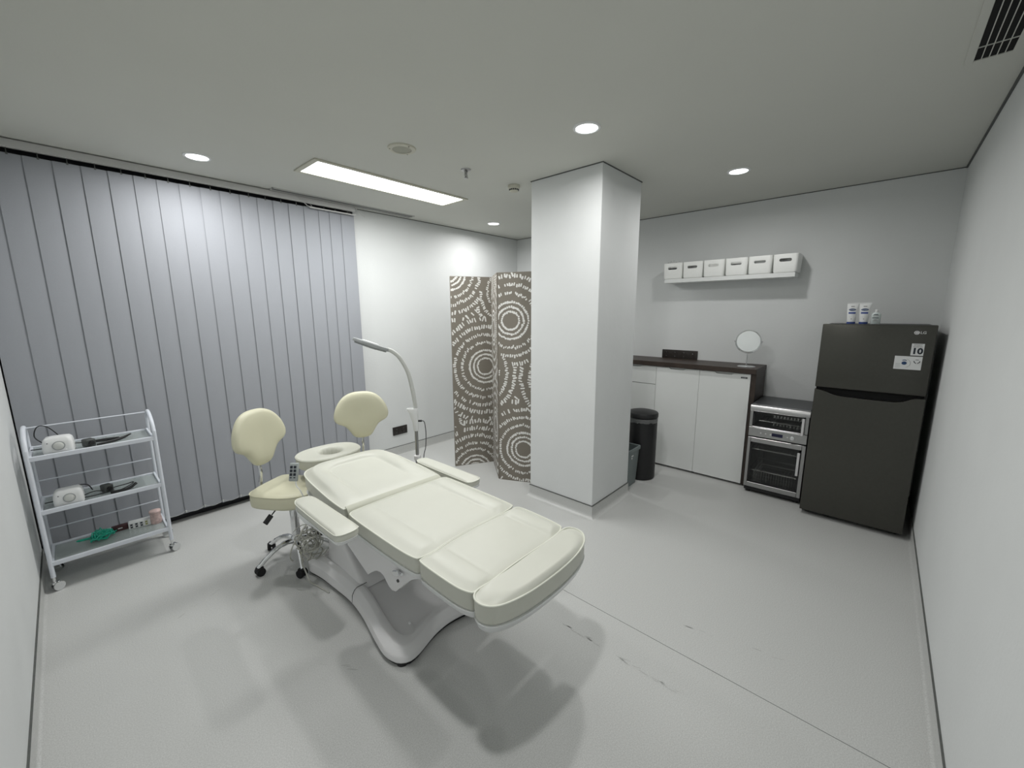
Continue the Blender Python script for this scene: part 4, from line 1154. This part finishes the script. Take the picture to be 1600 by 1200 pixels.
for k in range(5):
    pts = crom([(4.28 + random.uniform(0, .05), 1.58 + .028 * k, 2.05), (4.28, 1.585 + .028 * k, 2.088 + random.uniform(0, .02)), (4.29, 1.60 + .028 * k, 2.092 + random.uniform(-.004, .01)), (4.30, 1.612 + .028 * k, 2.05)], 5)
    bg.tube(pts, .0045, 5)
bgo = obj('clear_bag', bg, M['bag']); recentre(bgo); tag(bgo, 'crumpled clear plastic bag poking out of the leftmost shelf box', 'bag')

# ------------------------------------------------------------------ trolley
tr = thing('trolley', 'white metal three-shelf trolley with glass shelves in the left corner', 'trolley', (.045, 3.56, 0))
TX0, TX1, TY0, TY1 = -.222, .316, 3.425, 3.70
for x in (TX0, TX1):
    mb = MB()
    mb.tube(crom([(x, TY0, .085), (x, TY0, .40), (x, TY0, .80), (x, TY0 + .006, .86), (x, TY0 + .045, .915), (x, TY0 + .12, .952), (x, TY0 + .18, .958)], 7), .0108, 12)
    mb.tube([(x, TY1, .060), (x, TY1, .45), (x, TY1, .86)], .0088, 12)
    mb.tube(crom([(x, TY0 + .16, .957), (x, TY1 - .06, .945), (x, TY1 - .01, .905), (x, TY1, .86)], 6), .0092, 12)
    for z in (.155, .472, .792): mb.box(x - .006 + (.010 if x < 0 else -.010), x + .006 + (.010 if x < 0 else -.010), TY0, TY1, z, z + .030, .002, 1)
    obj('side_frame', mb, M['cart'], tr)
for z in (.155, .472, .792):
    mb = MB(); mb.box(TX0, TX1, TY0 - .008, TY0 + .008, z, z + .026, .002, 1); mb.box(TX0, TX1, TY1 - .008, TY1 + .008, z, z + .026, .002, 1)
    s_ = obj('shelf_frame', mb, M['cart'], tr)
    obj('glass_shelf', MB().box(TX0 + .018, TX1 - .018, TY0 + .008, TY1 - .008, z + .012, z + .017), M['glass'], s_)
for z, y in ((.945, TY1 - .06), (.60, TY1), (.285, TY1)):
    obj('rail', MB().cyl((TX0, y, z), (TX1, y, z), .0042, n=8), M['cart'], tr)
for x in (TX0, TX1):
    for y in (TY0, TY1):
        mb = MB(); T = Matrix.Translation((x, y, 0)) @ Matrix.Rotation(radians(25 if y < 3.5 else -30), 4, 'Z')
        mb.cyl((0, 0, .05), (0, 0, .09), .007, n=10, T=T)
        mb.box(-.014, .022, -.012, .012, .040, .056, .005, 2, T=T)
        c_ = obj('caster', mb, M['chrome'], tr)
        m2 = MB()
        for s2 in (-1, 1):
            m2.lathe([(.006, -.006), (.0255, -.005), (.0265, 0), (.0255, .005), (.006, .006)], n=24, T=T @ Matrix.Translation((.012, s2 * .013, .0268)) @ Matrix.Rotation(pi / 2, 4, 'X'))
        obj('wheel', m2, M['bag'] if False else M['chrome'], c_)

# devices on the trolley
def device(x, y, z, rz, label):
    t = thing('control_unit', label, 'device', (x, y, z), rz, 'white control units on the trolley'); t.scale = (1.12, 1.08, 1.12)
    mb = MB(); rings = []
    for s_, zz in ((.92, 0), (1.0, .006), (1.0, .030), (.97, .055), (.90, .072), (.75, .081), (.5, .084)):
        rings.append([(px * s_, py * s_, zz) for px, py in rrect(-.056, .056, -.044, .044, .018, 5)])
    mb.rings(rings); b = obj('body', mb, M['plastic_bright'], t, world=False)
    T = Matrix.Translation((.004, -.0432, .040)) @ Matrix.Rotation(radians(84), 4, 'X')
    obj('dial', MB().lathe([(.0195, 0), (.0195, .004), (.017, .005), (.0165, .011), (.012, .013)], n=28, T=T), M['cord'], b, world=False)
    obj('dial_ring', MB().lathe([(.0195, .0), (.0235, .0), (.0235, .0025), (.0195, .0025)], n=28, T=T, cap0=False, cap1=False), M['lampgrey'], b, world=False)
    obj('indicator', MB().cyl((-.034, -.0405, .058), (-.034, -.0445, .058), .0022, n=8), M['ink'], b, world=False)
    obj('front_slot', MB().box(-.022, .030, -.0452, -.043, .010, .020, .001, 1), M['plastic'], b, world=False)
    return t
device(-.098, 3.488, .8092, radians(-6), 'white rounded control unit with a dial on the top trolley shelf')
device(-.100, 3.488, .4892, radians(-4), 'white rounded control unit with a dial on the middle trolley shelf')
def cords(name, paths, r, label, m_='black'):
    mb = MB()
    for p in paths: mb.tube(crom(p, 6), r, 7)
    o = obj(name, mb, M[m_]); recentre(o); tag(o, label, 'cable'); return o
cords('power_cable', [[(-.075, 3.535, .850), (-.10, 3.55, .905), (-.135, 3.55, .955), (-.170, 3.55, .958), (-.186, 3.55, .905), (-.160, 3.545, .862), (-.13, 3.53, .842)],
                      [(-.04, 3.49, .845), (.0, 3.50, .835), (.05, 3.53, .822), (.10, 3.53, .819)], [(-.21, 3.54, .832), (-.18, 3.54, .830), (-.16, 3.54, .829)]], .0028, 'thin black cable looping over the control unit on the top shelf')
cords('power_cable', [[(-.045, 3.48, .515), (.0, 3.50, .52), (.03, 3.51, .512), (.07, 3.50, .498), (.12, 3.49, .495), (.17, 3.50, .51), (.185, 3.53, .515), (.15, 3.55, .505), (.06, 3.55, .500)],
                      [(-.11, 3.53, .555), (-.07, 3.52, .575), (-.02, 3.51, .570), (.0, 3.505, .53)], [(-.045, 3.47, .505), (.01, 3.48, .500), (.05, 3.50, .497)], [(-.20, 3.52, .508), (-.15, 3.515, .509)]], .0032, 'black cables curling behind the control unit on the middle shelf')
# handpieces
hp = MB(); hp.tube([(.01, 3.575, .8165), (.10, 3.565, .8175), (.16, 3.56, .820)], [.008, .010, .004], 10)
o = obj('black_handpiece', hp, M['black']); recentre(o); tag(o, 'straight black handpiece at the back of the top trolley shelf', 'handpiece')
hp = MB(); hp.tube([(.055, 3.475, .8150), (.13, 3.50, .8165), (.18, 3.53, .822), (.215, 3.56, .830)], [.007, .009, .008, .004], 10)
o = obj('black_handpiece', hp, M['black']); recentre(o); tag(o, 'black handpiece lying diagonally in front of the other on the top shelf', 'handpiece')
hp = MB(); hp.tube(crom([(.075, 3.462, .5), (.11, 3.450, .497), (.16, 3.458, .503), (.195, 3.485, .516)], 5), .0085, 9)
o = obj('black_handpiece', hp, M['black']); recentre(o); tag(o, 'curved black handpiece on the middle trolley shelf', 'handpiece')
def adapter(x, y, z, label):
    t = thing('plug_adapter', label, 'plug', (x, y, z))
    T = Matrix.Translation((x, y, z + .0250)) @ Matrix.Rotation(radians(20), 4, 'Z') @ Matrix.Scale(1.08, 4)
    obj('body', MB().box(-.022, .022, -.030, .022, -.0225, .022, .008, 3, T=T), M['grey_adapter'], t)
    obj('plug', MB().cyl((0, -.030, .002), (0, -.044, .002), .011, n=14, T=T), M['black'], t)
adapter(.02, 3.49, .8092, 'dark grey plug adapter beside the control unit on the top shelf')
adapter(.06, 3.535, .4892, 'dark grey plug adapter on the middle trolley shelf')
# things on the bottom shelf (top of glass z=.172)
random.seed(8); gz = .1722
mb = MB()
for k in range(22):
    x = -.038 + .075 * random.random() + .005; y = 3.54 + .10 * random.random(); r_ = random.uniform(.014, .030)
    pts = [(x + (r_ + .004 * sin(3 * a)) * cos(a) + .012 * sin(a), y + r_ * .9 * sin(a), gz + .006 + .016 * random.random() + .013 * (1 + sin(a + k))) for a in [2 * pi * i / 14 for i in range(14)]]
    mb.tube(pts, .0042, 6, closed=True)
mb.tube(crom([(-.03, 3.62, gz + .006), (-.07, 3.63, gz + .006), (-.115, 3.64, gz + .004)], 5), [.007] * 10 + [.002], 8)
o = obj('green_gloves', mb, M['green']); recentre(o); tag(o, 'crumpled green rubbery item on the bottom trolley shelf', 'gloves')
o = obj('maroon_box', MB().box(.048, .130, 3.615, 3.655, gz, gz + .034, .003, 2), M['maroon'])
mbx = MB().box(.078, .100, 3.6138, 3.6152, gz + .017, gz + .023); 
obj('printed_logo', mbx, M['silver'], o)
recentre_off = None
tag(o, 'small dark maroon box between the green item and the patterned pack on the bottom shelf', 'box')
mb = MB(); T = Matrix.Translation((.190, 3.61, gz)) @ Matrix.Rotation(radians(-6), 4, 'Z') @ Matrix.Scale(1.25, 4)
mb.box(-.048, .048, -.022, .022, 0, .034, .002, 1, T=T)
for r_ in range(2):
    for c_ in range(4):
        cxp = -.036 + c_ * .020; mb.prism([(cxp + (.0082 if i % 2 else .0040) * cos(2 * pi * i / 8), .0105 + r_ * .0135 + (.0082 if i % 2 else .0040) * sin(2 * pi * i / 8)) for i in range(8)], 0, .0006, mi=1 if c_ < 3 else 2, T=T @ faceY(0, -.022, 0))
o = obj('patterned_pack', mb, [M['sticker'], M['ink'], M['olive']]); recentre(o); tag(o, 'white pack with dark blue leaf print on the bottom trolley shelf', 'pack')
mb = MB().lathe([(.028, gz), (.030, gz + .003), (.031, gz + .035), (.028, gz + .05), (.029, gz + .075), (.033, gz + .085), (.030, gz + .092), (.02, gz + .094)], (.268, 3.58, 0), 28)
o = obj('gauze_roll', mb, M['pink']); recentre(o); tag(o, 'pinkish crumpled roll at the right end of the bottom trolley shelf', 'roll')
